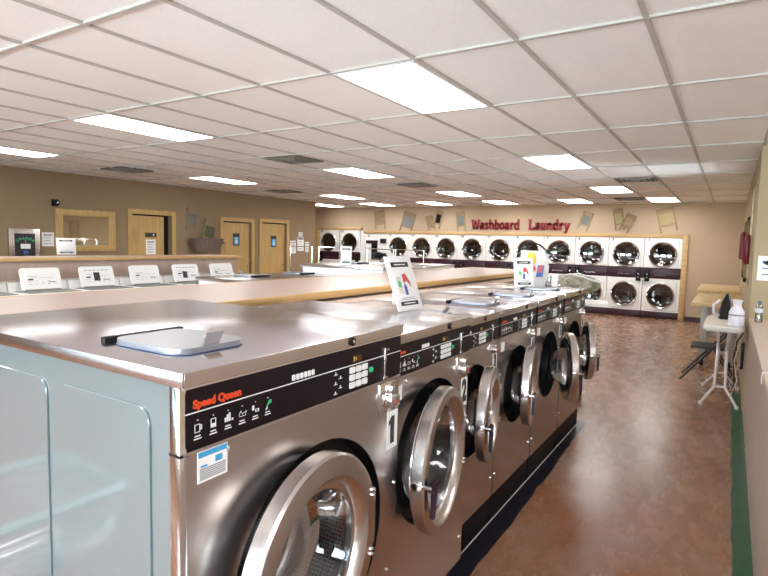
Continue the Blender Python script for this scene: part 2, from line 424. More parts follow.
for xx in (-1.925, -4.97, -8.01, 1.12): LL.append((xx, -2, 'added recessed light panel on the storefront side, out of view'))  # unseen panels added to light the room from behind the camera
LL.append((1.72, 1, 'recessed light panel over the right-hand side area, out of view')); LL.append((1.72, 3, 'recessed light panel over the right-hand side area, out of view'))
for (xc, ky, lab) in LL:
    y = Y0 + YS * ky
    if proto is None:
        o = proto = thing('ceiling_light', lab, 'ceiling light', (xc, y + YS / 2, CEIL), 0, 'recessed light panels in the ceiling')
        f = MB(); wx, wy = XS / 2 - .012, YS / 2 - .012
        f.box(-wx, wx, -wy, -wy + .022, -.004, .012); f.box(-wx, wx, wy - .022, wy, -.004, .012)
        f.box(-wx, -wx + .022, -wy + .022, wy - .022, -.004, .012); f.box(wx - .022, wx, -wy + .022, wy - .022, -.004, .012)
        f.build('frame', 'white', o, smooth=False)
        MB().box(-wx + .022, wx - .022, -wy + .022, wy - .022, -.001, .010).build('diffuser', 'lamp', o, smooth=False)
    else:
        o = copy_tree(proto); o.location = (xc, y + YS / 2, CEIL); o['label'] = lab
vp = None
for (xc, yc, lab) in [(-4.97, 5.63, 'square louvred vent nearest the viewer, left of centre'), (-4.97, 9.02, 'square vent behind the centre light panel'),
                      (-1.316, 9.33, 'vent at right, between two light panels'), (-8.35, 5.45, 'stained vent near the brown left wall'),
                      (-1.93, 12.95, 'farthest vent at right, close to the back wall'), (-8.42, 9.26, 'vent near the brown wall beside the restroom doors')]:
    if vp is None:
        vp = o = thing('ceiling_vent', lab, 'vent', (xc, yc, CEIL), 0, 'ceiling air vents')
        MB().box(-.28, .28, -.28, .28, -.006, .010).build('backing', 'ventd', o, smooth=False)
        f = MB()
        for r in (.28, .21, .14, .07):
            for (a, b, c, d) in ((-r, r, -r, -r + .022), (-r, r, r - .022, r), (-r, -r + .022, -r, r), (r - .022, r, -r, r)): f.box(a, b, c, d, -.012 - (.28 - r) * .08, -.005)
        f.build('louvre', 'vent', o, smooth=False)
    else:
        o = copy_tree(vp); o.location = (xc, yc, CEIL); o['label'] = lab

# ------------------------------------------------------------------ front-load washers
def make_door(name, R, ri, parent, hinge, theta):
    """ring centre at local y=-R, hinge axis through the origin, outside face towards +x"""
    d = MB().lathe([(-.035, R - .004), (-.030, R), (.008, R), (.016, R - .006), (.018, R - .016), (.020, ri + .030), (.012, ri + .018), (-.012, ri + .004), (-.035, ri), (-.04, ri + .02)], (0, -R, 0), 'x', 72, closed=True)
    o = d.build(name, 'satin', parent, hinge, (0, 0, math.radians(theta)))
    MB().lathe([(-.012, ri + .004), (-.013, ri - .012), (-.03, ri - .014), (-.036, ri)], (0, -R, 0), 'x', 72).build('inner_bezel', 'chrome', o)
    g = MB().lathe([(-.02, ri - .012), (-.028, ri - .018), (-.075, ri - .030), (-.105, ri - .045), (-.118, ri - .075), (-.122, ri - .12), (-.122, .002)], (0, -R, 0), 'x', 72).build('glass_bowl', 'glass', o)
    MB().lathe([(-.036, ri), (-.05, ri + .004), (-.05, ri + .022), (-.036, ri + .026)], (0, -R, 0), 'x', 72).build('door_gasket', 'black', o)
    MB().lathe([(-.040, ri + .035), (-.046, ri + .040), (-.046, R - .03), (-.040, R - .02)], (0, -R, 0), 'x', 72).build('back_plate', 'chrome', o)
    # hinge bracket and bolts
    hb = MB(); hb.box(-.05, .006, -.02, .018, -.09, .09, bev=.006)
    hb.build('hinge_bracket', 'satin', o)
    for z in (.094, -.094):
        b = MB(); b.solid([(.018, .006), (.022, .006), (.024, .003)], (0, -.028, z + .008), 'x', 10); b.solid([(.018, .006), (.022, .006), (.024, .003)], (0, -.028, z - .008), 'x', 10); b.build('hinge_bolt', 'chrome', o)
    # latch and L handle at the free edge
    la = MB(); la.box(-.03, .012, -2 * R - .012, -2 * R + .01, -.014, .014, bev=.003); la.tube([(.0, -2 * R + .0, 0), (.045, -2 * R + .0, 0)], .007, 10)
    la.build('latch', 'chrome', o)
    h = MB(); y0 = -2 * R + .012
    h.prism([(y0 - .012, .012), (y0 + .045, .010), (y0 + .062, -.005), (y0 + .050, -.06), (y0 + .034, -.125), (y0 + .020, -.128), (y0 + .024, -.06), (y0 + .022, -.022), (y0 - .012, -.016)], 'x', .030, .048)
    bmesh.ops.bevel(h.bm, geom=list(h.bm.edges), offset=.004, segments=2, affect='EDGES')
    h.build('door_handle', 'purple', o)
    return o

def make_washer(label, W, HT, D, zb, cap, con, cy, cz, r, R, ri, theta, num, ins=.0, big=False, loc=(0, 0, 0), door_dy=0., toe=-.010, door_dz=0.):
    """front face at x=0, width along +y, depth towards -x"""
    t = thing('front_load_washer', label, 'washing machine', loc, 0, 'stainless front-load washers in the near row' if num else None)
    zt = HT - cap; zc0 = zt - con
    b = MB(); b.box(-D, -.03, .004, W - .004, zb, zt)
    # open the front with a tunnel: remove the front face
    b.bm.faces.ensure_lookup_table()
    ff = max(b.bm.faces, key=lambda f: f.calc_center_median().x); bmesh.ops.delete(b.bm, geom=[ff], context='FACES')
    b.build('body', 'enamel', t, smooth=False)
    fp = MB(); fp.plate_hole(-.03, 0, .002, W - .002, zb, zc0, cy, cz, r, 72); fp.build('front_panel', 'steel', t, smooth=False)
    fp = MB(); fp.box(-.03, -.004, .002, W - .002, zc0, zt + .001); fp.build('console_backing', 'steel', t, smooth=False)
    # black mouth, drum
    MB().lathe([(-.001, r), (-.03, r - .004), (-.05, r - .010), (-.055, r - .045), (-.10, r - .050)], (0, cy, cz), 'x', 64).build('door_recess', 'black', t)
    sc = .013
    dr = MB(); n = 10; x0, x1 = -.10, -D + .12; rr = r + .03 if cy - r > .05 else r - .01
    rr = min(rr, W / 2 - .02)
    prof = [(x0, r - .05), (x0 - .01, rr)] ; dr.lathe(prof, (0, cy, cz), 'x', 64, uvs=(2 * PI * rr / sc, (rr - r + .05) / sc))
    dr.lathe([(x0 - .01 + (x1 - x0) * i / n, rr) for i in range(n + 1)], (0, cy, cz), 'x', 64, uvs=(2 * PI * rr / sc, abs(x1 - x0) / n / sc))
    dr.lathe([(x1 - .01, rr), (x1 - .01, .002)], (0, cy, cz), 'x', 64, uvs=(2 * PI * rr / sc * .6, rr / sc))
    dr.build('drum', 'drum', t)
    for a in (60, 180, 300):
        li = MB(); li.prism([(rr, -.045), (rr - .075, -.02), (rr - .075, .02), (rr, .045)], 'x', x0 - .02, x1)
        li.xf(Matrix.Translation((0, cy, cz)) @ Matrix.Rotation(math.radians(a), 4, 'X')); li.build('drum_lifter', 'satin', t)
    # top cap
    c = MB(); c.box(-D - .005, .012, -.002, W + .002, zt, HT, bev=.003); c.build('top_panel', 'steel_top', t)
    cf = MB(); cf.box(.0122, .0135, .003, W - .003, zt + .003, HT - .003); cf.build('top_trim', 'steel', t, smooth=False)
    lk = MB(); lk.solid([(.0135, .013), (.019, .013), (.021, .009)], (0, W * .66, HT - cap * .5), 'x', 20); lk.build('cap_lock', 'black', t)
    MB().solid([(.0215, .005), (.0225, .004)], (0, W * .66, HT - cap * .5), 'x', 12).build('lock_core', 'chrome', t)
    # console
    cp = MB(); cp.prism(rrect(.012, W - .004, zc0 + .008, zt - .006, .012), 'x', -.004, .005); con_o = cp.build('control_panel', 'console', t, smooth=False)
    tr = MB()
    tr.box(-.004, .007, .004, W - .004, zc0, zc0 + .006); tr.box(-.004, .007, .004, W - .004, zt - .005, zt - .0005)
    tr.build('panel_trim', 'chrome', t, smooth=False)
    zl = zt - con * .40
    MB().box(.005, .0062, .012, W - .006, zl - .0012, zl + .0012).build('panel_line', 'print', con_o, smooth=False)
    ts = con / .125
    tb = text_mb('Speed Queen', (.0205 if big else .0145) * ts, .0012, .0012 if big else .0009, 'x', 'LEFT', sx=1.04)
    tb.build('brand_lettering', 'red', con_o, (.0056, .030, zl + .014 * ts), smooth=False)
    # pictogram row
    gi = MB(); pitch = .042 * (1 if big else .80); yy = .042; zi = zl - .030 * ts
    def frame(mb, y0, y1, z0, z1, w_=.0013):
        mb.box(.005, .0062, y0, y1, z0, z0 + w_); mb.box(.005, .0062, y0, y1, z1 - w_, z1); mb.box(.005, .0062, y0, y0 + w_, z0, z1); mb.box(.005, .0062, y1 - w_, y1, z0, z1)
    for q in range(6):
        y = yy + pitch * q; ic = MB()
        ic.solid([(.005, .0014), (.0062, .0014)], (0, y, zi + .017), 'x', 8)
        if q == 0: frame(ic, y - .008, y + .006, zi - .010, zi + .008); frame(ic, y + .006, y + .011, zi - .005, zi + .005)
        elif q == 1: frame(ic, y - .007, y + .007, zi - .010, zi + .010); ic.box(.005, .0062, y - .005, y + .005, zi - .008, zi - .001)
        elif q == 2:
            for dy, hh in ((-.010, .010), (-.004, .016), (.002, .019), (.010, .005)): ic.box(.005, .0062, y + dy, y + dy + .0045, zi - .008, zi - .008 + hh)
        elif q == 3:
            ic.tube([(.0055, y - .010, zi - .004), (.0055, y - .004, zi + .006), (.0055, y + .001, zi - .002), (.0055, y + .013, zi + .003), (.0055, y + .010, zi - .007), (.0055, y - .009, zi - .007)], .0008, 4)
        elif q == 4:
            ic.box(.005, .0062, y - .010, y - .004, zi - .002, zi + .009); frame(ic, y, y + .011, zi - .008, zi - .001)
        else:
            gi.prism([(y - .004, zi - .002), (y + .004, zi + .011), (y + .012, zi + .011), (y + .012, zi + .003), (y + .004, zi + .001)], 'x', .005, .0062)
            ic.prism([(y - .008, zi - .011), (y - .001, zi - .003), (y - .003, zi - .011)], 'x', .005, .0062)
        for rr_, (a, b2) in enumerate(((-.008, .007), (-.010, .010))): ic.box(.005, .0060, y + a, y + b2, zi - .019 - .006 * rr_, zi - .0165 - .006 * rr_)
        ic.build('pictogram', 'print', con_o, smooth=False)
    gi.build('green_pictogram', 'green', con_o, smooth=False)
    # price squares
    kx = W - .363 if not big else W - .356
    pb = MB(); y0 = kx - (.20 if big else .105)
    for q in range(6 if big else 4): pb.prism(rrect(y0 + q * .0155, y0 + q * .0155 + .012, zl + .006, zl + .021, .003, 2), 'x', .005, .007)
    pb.build('price_squares', 'print', con_o, smooth=False)
    # small icons left of keypad
    s2 = MB(); ky = W - .302
    for (dy, dz) in ((-.075, -.012), (-.075, -.036), (-.075, -.060), (-.052, -.024), (-.052, -.048)):
        s2.box(.005, .006, ky + dy, ky + dy + .016, zl + dz * ts - .002, zl + dz * ts); s2.box(.005, .006, ky + dy + .006, ky + dy + .009, zl + dz * ts, zl + dz * ts + .007)
    s2.build('status_marks', 'print', con_o, smooth=False)
    for a in range(3):
        for c_ in range(3):
            y = ky + c_ * .033; z = zl - .006 - (2 - a) * .0195 * ts
            k_ = MB(); k_.prism(rrect(y, y + .026, z - .0155 * ts, z, .003, 2), 'x', .005, .009); k_.build('keypad_button', 'print', con_o, smooth=False)
    k_ = MB(); k_.prism(rrect(ky + .104, ky + .124, zl - .034 * ts, zl - .020 * ts, .005, 3), 'x', .005, .009); k_.build('start_button', 'green', con_o, smooth=False)
    MB().box(.005, .0062, ky + .016, ky + .062, zl + .008, zl + .026).build('display', 'lcd', con_o, smooth=False)
    dd = MB(); dd.box(.0062, .0068, ky + .020, ky + .024, zl + .010, zl + .024); dd.box(.0062, .0068, ky + .030, ky + .033, zl + .012, zl + .022)
    dd.build('display_digits', 'amber', con_o, smooth=False)
    cs = MB(); ys_ = W - .108
    cs.box(.005, .010, ys_ - .004, ys_ + .004, zl - .060 * ts, zl + .022 * ts, bev=.001); cs.box(.005, .014, ys_ - .014, ys_ + .012, zl - .066 * ts, zl - .058 * ts, bev=.002); cs.box(.005, .014, ys_ - .010, ys_ + .002, zl - .018, zl + .0, bev=.002)
    cs.box(.005, .008, ys_ + .012, ys_ + .024, zl + .014, zl + .021)
    cs.build('card_slot', 'satin', con_o)
    # coin lock
    hh_ = .100 if HT > 1.3 else .062
    cl = MB(); a, b2 = W - .128, W - .028; z1 = zc0 - .010; z0 = z1 - hh_
    cl.box(0, .004, a, b2, z0, z1, bev=.001); cl.box(.004, .030, a + .030, b2 - .012, z0 + .2 * hh_, z0 + .58 * hh_, bev=.004); cl.box(.004, .022, a + .045, b2 - .030, z0 + .58 * hh_, z1 - .008, bev=.003)
    clo = cl.build('coin_lock', 'chrome' if big else 'satin', t)
    MB().solid([(.030, .008), (.032, .006)], (0, (a + b2) / 2 + .012, z0 + .38 * hh_), 'x', 12).build('keyhole', 'redp', clo)
    if num:
        a, b2 = W - .072, W - .006; z1 = z0 - .004; zz = z1 - (.130 if HT > 1.3 else .10)
        np_ = MB().box(0, .0012, a, b2, zz, z1).build('number_plate', 'print', t, smooth=False)
        (MB().prism([(-.013, -.047), (.011, -.047), (.011, .047), (-.006, .047), (-.024, .030), (-.024, .016), (-.013, .022)], 'x', -.0005, .0005) if num == '1' else text_mb(num, .135 if HT > 1.3 else .105, .001, .007, 'x', sx=.72)).build('number', 'ink', np_, (.0018, (a + b2) / 2, (zz + z1) / 2), smooth=False)
    # bolts on front
    bo = MB()
    for (y, z) in ((.13, zc0 - .022), (.03, zb + .12), (W - .03, zb + .12), (W - .05, cz - .24), (.05, cz + .12), (W - .015, cz + .06)):
        bo.solid([(0, .006), (.004, .006), (.006, .003)], (0, y, z), 'x', 10)
    bo.build('bolts', 'chrome', t)
    if not big:
        MB().box(.0, .0012, .045, .105, zc0 - .085, zc0 - .030).build('small_notice', 'paper', t, smooth=False)
    # soap lid on top
    hx, ya = -.40, (.078 if big else .13)
    lo = MB().box(hx - .010, hx + .010, ya, ya + .24, HT, HT + .018, bev=.003).build('soap_lid_hinge', 'black', t)
    la = MB(); la.prism(rrect(hx + .008, -.12, ya + .012, ya + .235, .05, 6), 'z', HT + .004, HT + .016)
    la.xf(Matrix.Rotation(0, 4, 'X')); lid = la.build('soap_lid', 'lidblue', t)
    MB().prism(rrect(hx + .006, -.117, ya + .009, ya + .238, .052, 6), 'z', HT + .002, HT + .0045).build('soap_lid_seal', 'rubber_blue', lid, smooth=False)
    tb = MB(); tb.prism([(-.135, HT + .012), (-.125, HT + .012), (-.105, HT + .050), (-.109, HT + .052)], 'y', ya + .085, ya + .135); tb.build('soap_lid_tab', 'chrome', lid, smooth=False)
    # base
    if zb > .05:
        MB().box(-D + .02, toe, .0, W, 0, zb).build('base_frame', 'dark', t, smooth=False)
        MB().box(toe - .001, toe + .002, .0, W, .004, .010).build('base_edge', 'print', t, smooth=False)
    d = make_door('door', R, ri, t, (.045, cy + R + door_dy, cz + door_dz), theta)
    return t

G1 = 'stainless front-load washers in the near row'
w1 = make_washer('largest stainless front-load washer nearest the viewer, numbered 1', .895, 1.383, 1.13, .10, .033, .145, .468, .77, .325, .288, .200, 5, '1', big=True, loc=(-.94, .722, 0), door_dy=-.085, door_dz=.038)
# embossed side panels, corner strip and sticker of washer 1
for (a, b) in ((-.466, -.099), (-1.05, -.522)):
    f = MB(); z0, z1 = .20, 1.290; r_ = .04
    f.prism(rrect(a, b, z0, z1, r_, 6), 'y', -.0015, .003)
    bmesh.ops.bevel(f.bm, geom=[e for e in f.bm.edges if all(abs(v.co.y + .0015) < 1e-5 for v in e.verts)], offset=.0012, segments=1, affect='EDGES')
    f.build('side_panel', 'enamel', w1, smooth=True)
f = MB(); f.box(-.028, .004, -.003, .016, .10, 1.349, bev=.002); f.build('corner_strip', 'chrome', w1)
f = MB(); f.box(-.030, .006, -.0035, .017, 1.203, 1.209); f.build('corner_joint', 'black', w1, smooth=False)
stk = MB().box(.0, .001, .045, .128, 1.130, 1.200).build('info_sticker', 'paper', w1, smooth=False)
f = MB(); f.box(.001, .0016, .047, .126, 1.186, 1.198); f.box(.001, .0016, .093, .113, 1.166, 1.180); f.box(.001, .0016, .053, .071, 1.163, 1.168); f.build('sticker_print', 'blue', stk, smooth=False)
f = MB()
for q in range(6): f.box(.001, .0015, .051, .122, 1.158 - q * .0045, 1.161 - q * .0045)
f.build('sticker_lines', 'grey_ink', stk, smooth=False)

w2 = make_washer('second stainless front-load washer, numbered 2, with its door slightly ajar', .71, 1.333, .95, .18, .032, .130, .365, .815, .295, .280, .215, 9, '2', loc=(-.99, 1.62, 0), door_dy=-.078, door_dz=.008, toe=-.123)
for ch in list(w2.children):
    if ch.name.startswith('soap_lid'):
        for q in list(ch.children): bpy.data.objects.remove(q)
        bpy.data.objects.remove(ch)
w3 = make_washer('third stainless front-load washer, numbered 3, partly hidden behind washer 2', .705, 1.282, .87, .178, .036, .131, .370, .776, .247, .250, .160, 12, '3', loc=(-1.113, 2.335, 0))
row = [w3]
def sticker(t, y, z, w_, h_):
    s = MB().box(.0, .0012, y, y + w_, z - h_, z).build('notice_sticker', 'paper', t, smooth=False)
    MB().box(.0012, .0018, y + .004, y + w_ - .004, z - h_ * .38, z - h_ * .30).build('sticker_red_bar', 'redp', s, smooth=False)
    f = MB()
    for q in range(7): f.box(.0012, .0016, y + .006, y + w_ - .006, z - h_ * (.48 + .07 * q), z - h_ * (.46 + .07 * q))
    f.build('sticker_text', 'grey_ink', s, smooth=False)
for i, (y, num, th, lab) in enumerate(((3.05, '4', 11, 'fourth front-load washer, with a red and white notice on its left edge'),
                                       (3.775, '5', 25, 'fifth front-load washer, door open showing its inner glass'),
                                       (4.505, '6', 21, 'farthest front-load washer of the near row, at the aisle end'))):
    c = copy_tree(w3); c.location = (-1.113, y, 0); c['label'] = lab
    for ch in c.children:
        if ch.name.startswith('door') and not ch.name.startswith('door_recess'): ch.rotation_euler = (0, 0, math.radians(th))
        if ch.name.startswith('number_plate'):
            for q in list(ch.children):
                bpy.data.objects.remove(q)
            text_mb(num, .105, .001, .007, 'x', sx=.72).build('number', 'ink', ch, (.0018, .705 - .039, (1.282 - .036 - .131 - .010 - .062 - .004) - .05), smooth=False)
    row.append(c)
sticker(row[1], .005, .90, .045, .20); sticker(row[2], .005, .90, .045, .17)
row[3].scale = (1, 1.07, 1)

# washers of the opposite row behind the counter (facing away)
def back_washer(src, y, lab):
    c = copy_tree(src, skip=('number_plate', 'notice_sticker', 'info_sticker')); c['label'] = lab; c['group'] = 'washers of the opposite row behind the long counter'
    c.rotation_euler = (0, 0, PI); c.location = (-4.35, y, 0)
    for ch in c.children:
        if ch.name.split('.')[0] in ('body', 'side_panel'): ch.material_slots[0].link = 'OBJECT'; ch.material_slots[0].material = M['overexposed']
    return c
back_washer(w3, 4.25, 'low steel-topped washer of the opposite row, its near side visible')
back_washer(w3, 4.965, 'low steel-topped washer of the opposite row with a black-hinged soap lid')
bw = back_washer(w1, 5.868, 'tall washer with an overexposed white side edge in the opposite row'); bw.location.x = -4.26
bw = back_washer(w1, 6.772, 'farthest tall washer of the opposite row'); bw.location.x = -4.26

# ------------------------------------------------------------------ long counters (bulkheads)
t = thing('counter', 'long taupe laminate counter with oak nosing behind the near washers', 'counter', (-2.5, 3.6, 0))
t.location = (0, 0, 0)
ya, yb = .72, 7.30; z1 = H - .324
MB().box(-3.07, -2.185, ya + .02, yb - .02, z1 - .004, z1).build('counter_top', 'laminate', t, smooth=False)
f = MB(); f.box(-2.185, -2.15, ya, yb, z1 - .042, z1 + .001, bev=.004); f.box(-3.10, -3.07, ya, yb, z1 - .042, z1 + .001, bev=.004); f.box(-3.07, -2.185, yb - .02, yb, z1 - .038, z1 + .001, bev=.004)
f.build('oak_edge', 'oak', t)
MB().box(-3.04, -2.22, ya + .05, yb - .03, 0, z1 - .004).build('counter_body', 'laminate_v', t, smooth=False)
MB().box(-2.22, -1.992, 2.36, yb - .06, z1 - .085, z1 - .060, bev=.003).build('rear_ledge', 'laminate', t)
t2 = thing('counter', 'left taupe laminate counter with oak nosing in front of the brown wall', 'counter', (0, 0, 0))
z1 = H - .297; ya, yb = 1.2, 6.72
MB().box(-7.66, -7.135, ya, yb, z1 - .004, z1).build('counter_top', 'laminate', t2, smooth=False)
f = MB(); f.box(-7.135, -7.10, ya, yb, z1 - .040, z1 + .001, bev=.004); f.box(-7.69, -7.66, ya, yb, z1 - .040, z1 + .001, bev=.004); f.box(-7.66, -7.135, yb - .02, yb, z1 - .043, z1 + .001, bev=.004); f.build('oak_edge', 'oak', t2)
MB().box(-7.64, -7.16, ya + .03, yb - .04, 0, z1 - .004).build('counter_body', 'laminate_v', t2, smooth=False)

# ------------------------------------------------------------------ top-load washers with raised lids
tp = None
labs = ['raised-lid top-load washer cut by the left edge of the view', 'top-load washer with a raised white lid bearing a wide label, second from the left',
        'top-load washer with a dark label on its raised lid, third from the left', 'top-load washer with icons on its raised lid, fourth from the left',
        'top-load washer with a small dark label on its raised lid, fifth from the left', 'last top-load washer, plain raised lid, beside the end of the left counter']
for i in range(6):
    y = 2.355 + .683 * i
    if tp is None:
        o = tp = thing('top_load_washer', labs[0], 'washing machine', (-6.46, y, 0), 0, 'white top-load washers below the left counter')
        W = .67; b = MB()
        b.box(-.62, 0, 0, W, .10, .985, bev=.008); b.build('body', 'white', o)
        MB().box(-.60, -.02, .02, W - .02, 0, .10).build('plinth', 'dark', o, smooth=False)
        b = MB(); b.prism([(-.62, .985), (-.47, .985), (-.50, 1.085), (-.62, 1.10)], 'y', .0, W); b.build('control_housing', 'white', o, smooth=False)
        b = MB(); b.lathe([(.99, .20), (.98, .19), (.75, .19), (.75, .002)], (-.27, W / 2, 0), 'z', 32); b.box(-.44, -.08, .05, W - .05, .985, .991); b.build('tub_opening', 'zinc', o)
        # lid, leaning back
        b = MB(); b.prism(rrect(-.225, .225, 0, .27, .035, 5), 'x', -.012, .012)
        bmesh.ops.bevel(b.bm, geom=list(b.bm.edges), offset=.004, segments=2, affect='EDGES')
        lid = b.build('lid', 'white', o, (-.47, .235, 1.062 - .16 + .02), (0, math.radians(-18), 0))
        lid.location = (-.37, .325, .995)
        lid.scale = (1, 1, 1.0)
        b = MB()
        b.box(-.02, .02, -.2, .2, -.01, .01)
        b.build('lid_hinge', 'zinc', lid)
    else:
        o = copy_tree(tp); o.location.y = y; o['label'] = labs[i]
    lid = [c for c in o.children if c.name.split('.')[0] == 'lid'][0]
    f = MB(); g2 = MB()
    xx = .0122
    if i in (1, 3, 0):
        f.box(xx, xx + .001, -.15, -.09, .12, .137)
        for q in range(5):
            a = -.15 + .07 * q; g2.box(xx, xx + .001, a, a + .04, .07, .074); g2.box(xx, xx + .001, a, a + .045, .095 + (q % 2) * .012, .099 + (q % 2) * .012)
        g2.box(xx, xx + .001, -.12, .15, .145, .148); g2.box(xx, xx + .001, -.15, -.04, .165, .170); f.box(xx, xx + .001, .07, .15, .088, .096)
    elif i in (2, 4):
        f.box(xx, xx + .001, -.05, .03, .08, .19) if i == 2 else f.box(xx, xx + .001, -.07, .01, .06, .16)
        for q in range(6): g2.box(xx, xx + .001, -.16 + .055 * q, -.125 + .055 * q, .215, .225)
    else:
        g2.box(xx, xx + .001, -.12, -.02, .10, .106); f.box(xx, xx + .001, -.10, -.09, .06, .08)
    f.build('lid_label', 'ink', lid, smooth=False); g2.build('lid_print', 'grey_ink', lid, smooth=False)

# ------------------------------------------------------------------ stacked dryers in the back wall
YD = YB + .39
dp = None
def dryer_door(parent, zc, r=.315):
    o = MB().lathe([(.0, r), (-.018, r - .002), (-.026, r - .012), (-.020, r - .030), (-.004, r - .034)], (0, 0, 0), 'y', 48, closed=True).build('door_ring', 'chrome', parent, (0, -.40, zc))
    MB().lathe([(-.005, r - .030), (-.012, r - .045), (.012, r - .085), (.02, r - .12), (.02, .002)], (0, 0, 0), 'y', 48).build('door_glass', 'dglass', o)
    MB().lathe([(.0, r - .02), (.06, r - .04), (.35, r - .04), (.35, .002)], (0, 0, 0), 'y', 48).build('drum', 'ddrum', o)
    b = MB(); b.box(-.015, .015, -.05, -.02, -.05, .05, bev=.004); b.build('door_handle', 'chrome', o, (-r + .02, 0, 0))
    return o
def make_dryer(lab, num, X, dz=0.):
    t = thing('stacked_dryer', lab, 'dryer', (X, YD, dz), 0, 'white stacked tumble dryers along the back wall')
    w = .80
    def plate(z0, z1, zc, nm):
        b = MB(); b.plate_hole(-.01, .01, -w / 2 + .004, w / 2 - .004, z0, z1, 0, zc, .275, 48); b.xf(Matrix.Rotation(PI / 2, 4, 'Z'))
        b.xf(Matrix.Translation((0, -.38, 0))); return b.build(nm, 'white', t, smooth=False)
    plate(1.215, 1.918, 1.52, 'upper_front'); plate(.17, .95, .55, 'lower_front')
    b = MB(); b.box(-w / 2 + .004, w / 2 - .004, -.37, .0, .02, 1.918); b.bm.faces.ensure_lookup_table()
    ff = min(b.bm.faces, key=lambda f: f.calc_center_median().y); bmesh.ops.delete(b.bm, geom=[ff], context='FACES'); b.build('cabinet', 'white', t, smooth=False)
    # door panel seams
    b = MB(); b.box(w / 2 - .07, w / 2 - .066, -.392, -.39, 1.18, 1.86); b.box(-w / 2 + .06, w / 2 - .068, -.392, -.39, 1.19, 1.194); b.box(w / 2 - .07, w / 2 - .066, -.392, -.39, .20, .88); b.box(-w / 2 + .06, w / 2 - .068, -.392, -.39, .20, .204)
    b.build('panel_seam', 'zinc', t, smooth=False)
    MB().box(-w / 2, w / 2, -.395, -.36, .955, 1.21, bev=.004).build('control_band', 'maroon', t)
    MB().box(-w / 2, w / 2, -.385, -.36, .01, .165, bev=.003).build('kick_panel', 'maroon', t)
    for s_ in ((1,) if (int(num) // 2) % 2 else (-1,)):
        a = s_ * (w / 2 - .09)
        cb = MB().box(a - .055, a + .055, -.45, -.395, .88, 1.16, bev=.008).build('coin_box', 'dark', t)
        MB().solid([(-.455, .02), (-.45, .022)], (a, 0, 1.05), 'y', 14).build('coin_slot', 'chrome', cb); MB().box(a - .02, a + .02, -.456, -.45, .96, .985).build('coin_return', 'chrome', cb)
    b = MB()
    for q in range(7): b.box(-.15 + q * .04, -.135 + q * .04, -.397, -.394, 1.03, 1.045)
    b.build('band_marks', 'chrome', t, smooth=False)
    dryer_door(t, 1.52, .305); dryer_door(t, .55, .305)
    text_mb(num, .10, .001, .002, 'y').build('number', 'ink', t, (-w / 2 + .09, -.392, 1.865), smooth=False)
    return t
XD = lambda k: -1.368 - .805 * k
ords = ['rightmost', 'second', 'third', 'fourth', 'fifth', 'sixth', 'seventh', 'eighth', 'ninth', 'tenth']
dproto = None
for k in range(10):
    num = str(2 * k + 1)
    lab = ('white stacked dryer, %s from the right in the back wall, numbered %s' % (ords[k], num)) if k else 'rightmost white stacked dryer in the back wall, next to the oak post'
    make_dryer(lab, num, XD(k))
make_dryer('left white stacked dryer of the raised pair by the alcove, numbered 25', '25', -11.28, .10)
make_dryer('right white stacked dryer of the raised pair by the alcove, numbered 23', '23', -10.43, .10)
for n_ in ('shelf',): pass
# dispenser bay 21
t = thing('dispenser_cabinet', 'white dispenser cabinet with maroon header and black slot left of dryer 19', 'vending machine', (XD(10), YD, 0))
MB().box(-.40, .395, -.38, 0, .0, 1.918).build('cabinet', 'white', t, smooth=False)
MB().box(-.38, .05, -.40, -.38, 1.60, 1.70).build('header_strip', 'maroon', t, smooth=False)
MB().box(-.16, .04, -.42, -.38, 1.12, 1.60).build('black_slot', 'black', t, smooth=False)
MB().box(.16, .36, -.43, -.38, 1.62, 1.76, bev=.004).build('display_box', 'black', t)
text_mb('21', .10, .001, .002, 'y').build('number', 'ink', t, (-.28, -.382, 1.83), smooth=False)
# wood surround
f = MB()
yf = YD - .40
f.box(-9.87, -.85, yf - .02, YB + .02, 1.92, 2.0, bev=.004); f.box(-.965, -.85, yf - .03, YB + .02, 0, 2.0, bev=.004)
struct(f.build('trim_4', 'oakx'), 'oak surround around the long row of dryers')
f = MB(); f.box(-11.84, -9.98, yf - .02, YB + .02, 2.02, 2.10, bev=.004); f.box(-11.84, -11.70, yf - .03, YB + .02, 0, 2.09, bev=.004)
struct(f.build('trim_5', 'oakx'), 'oak surround around the raised pair of dryers')
slab('wall_plinth', 'maroon', -11.69, -10.02, YD - .38, YD, 0, .099)
slab('wall_fill', 'white', -10.01, -9.84, YD - .38, YD, 0, 2.02)

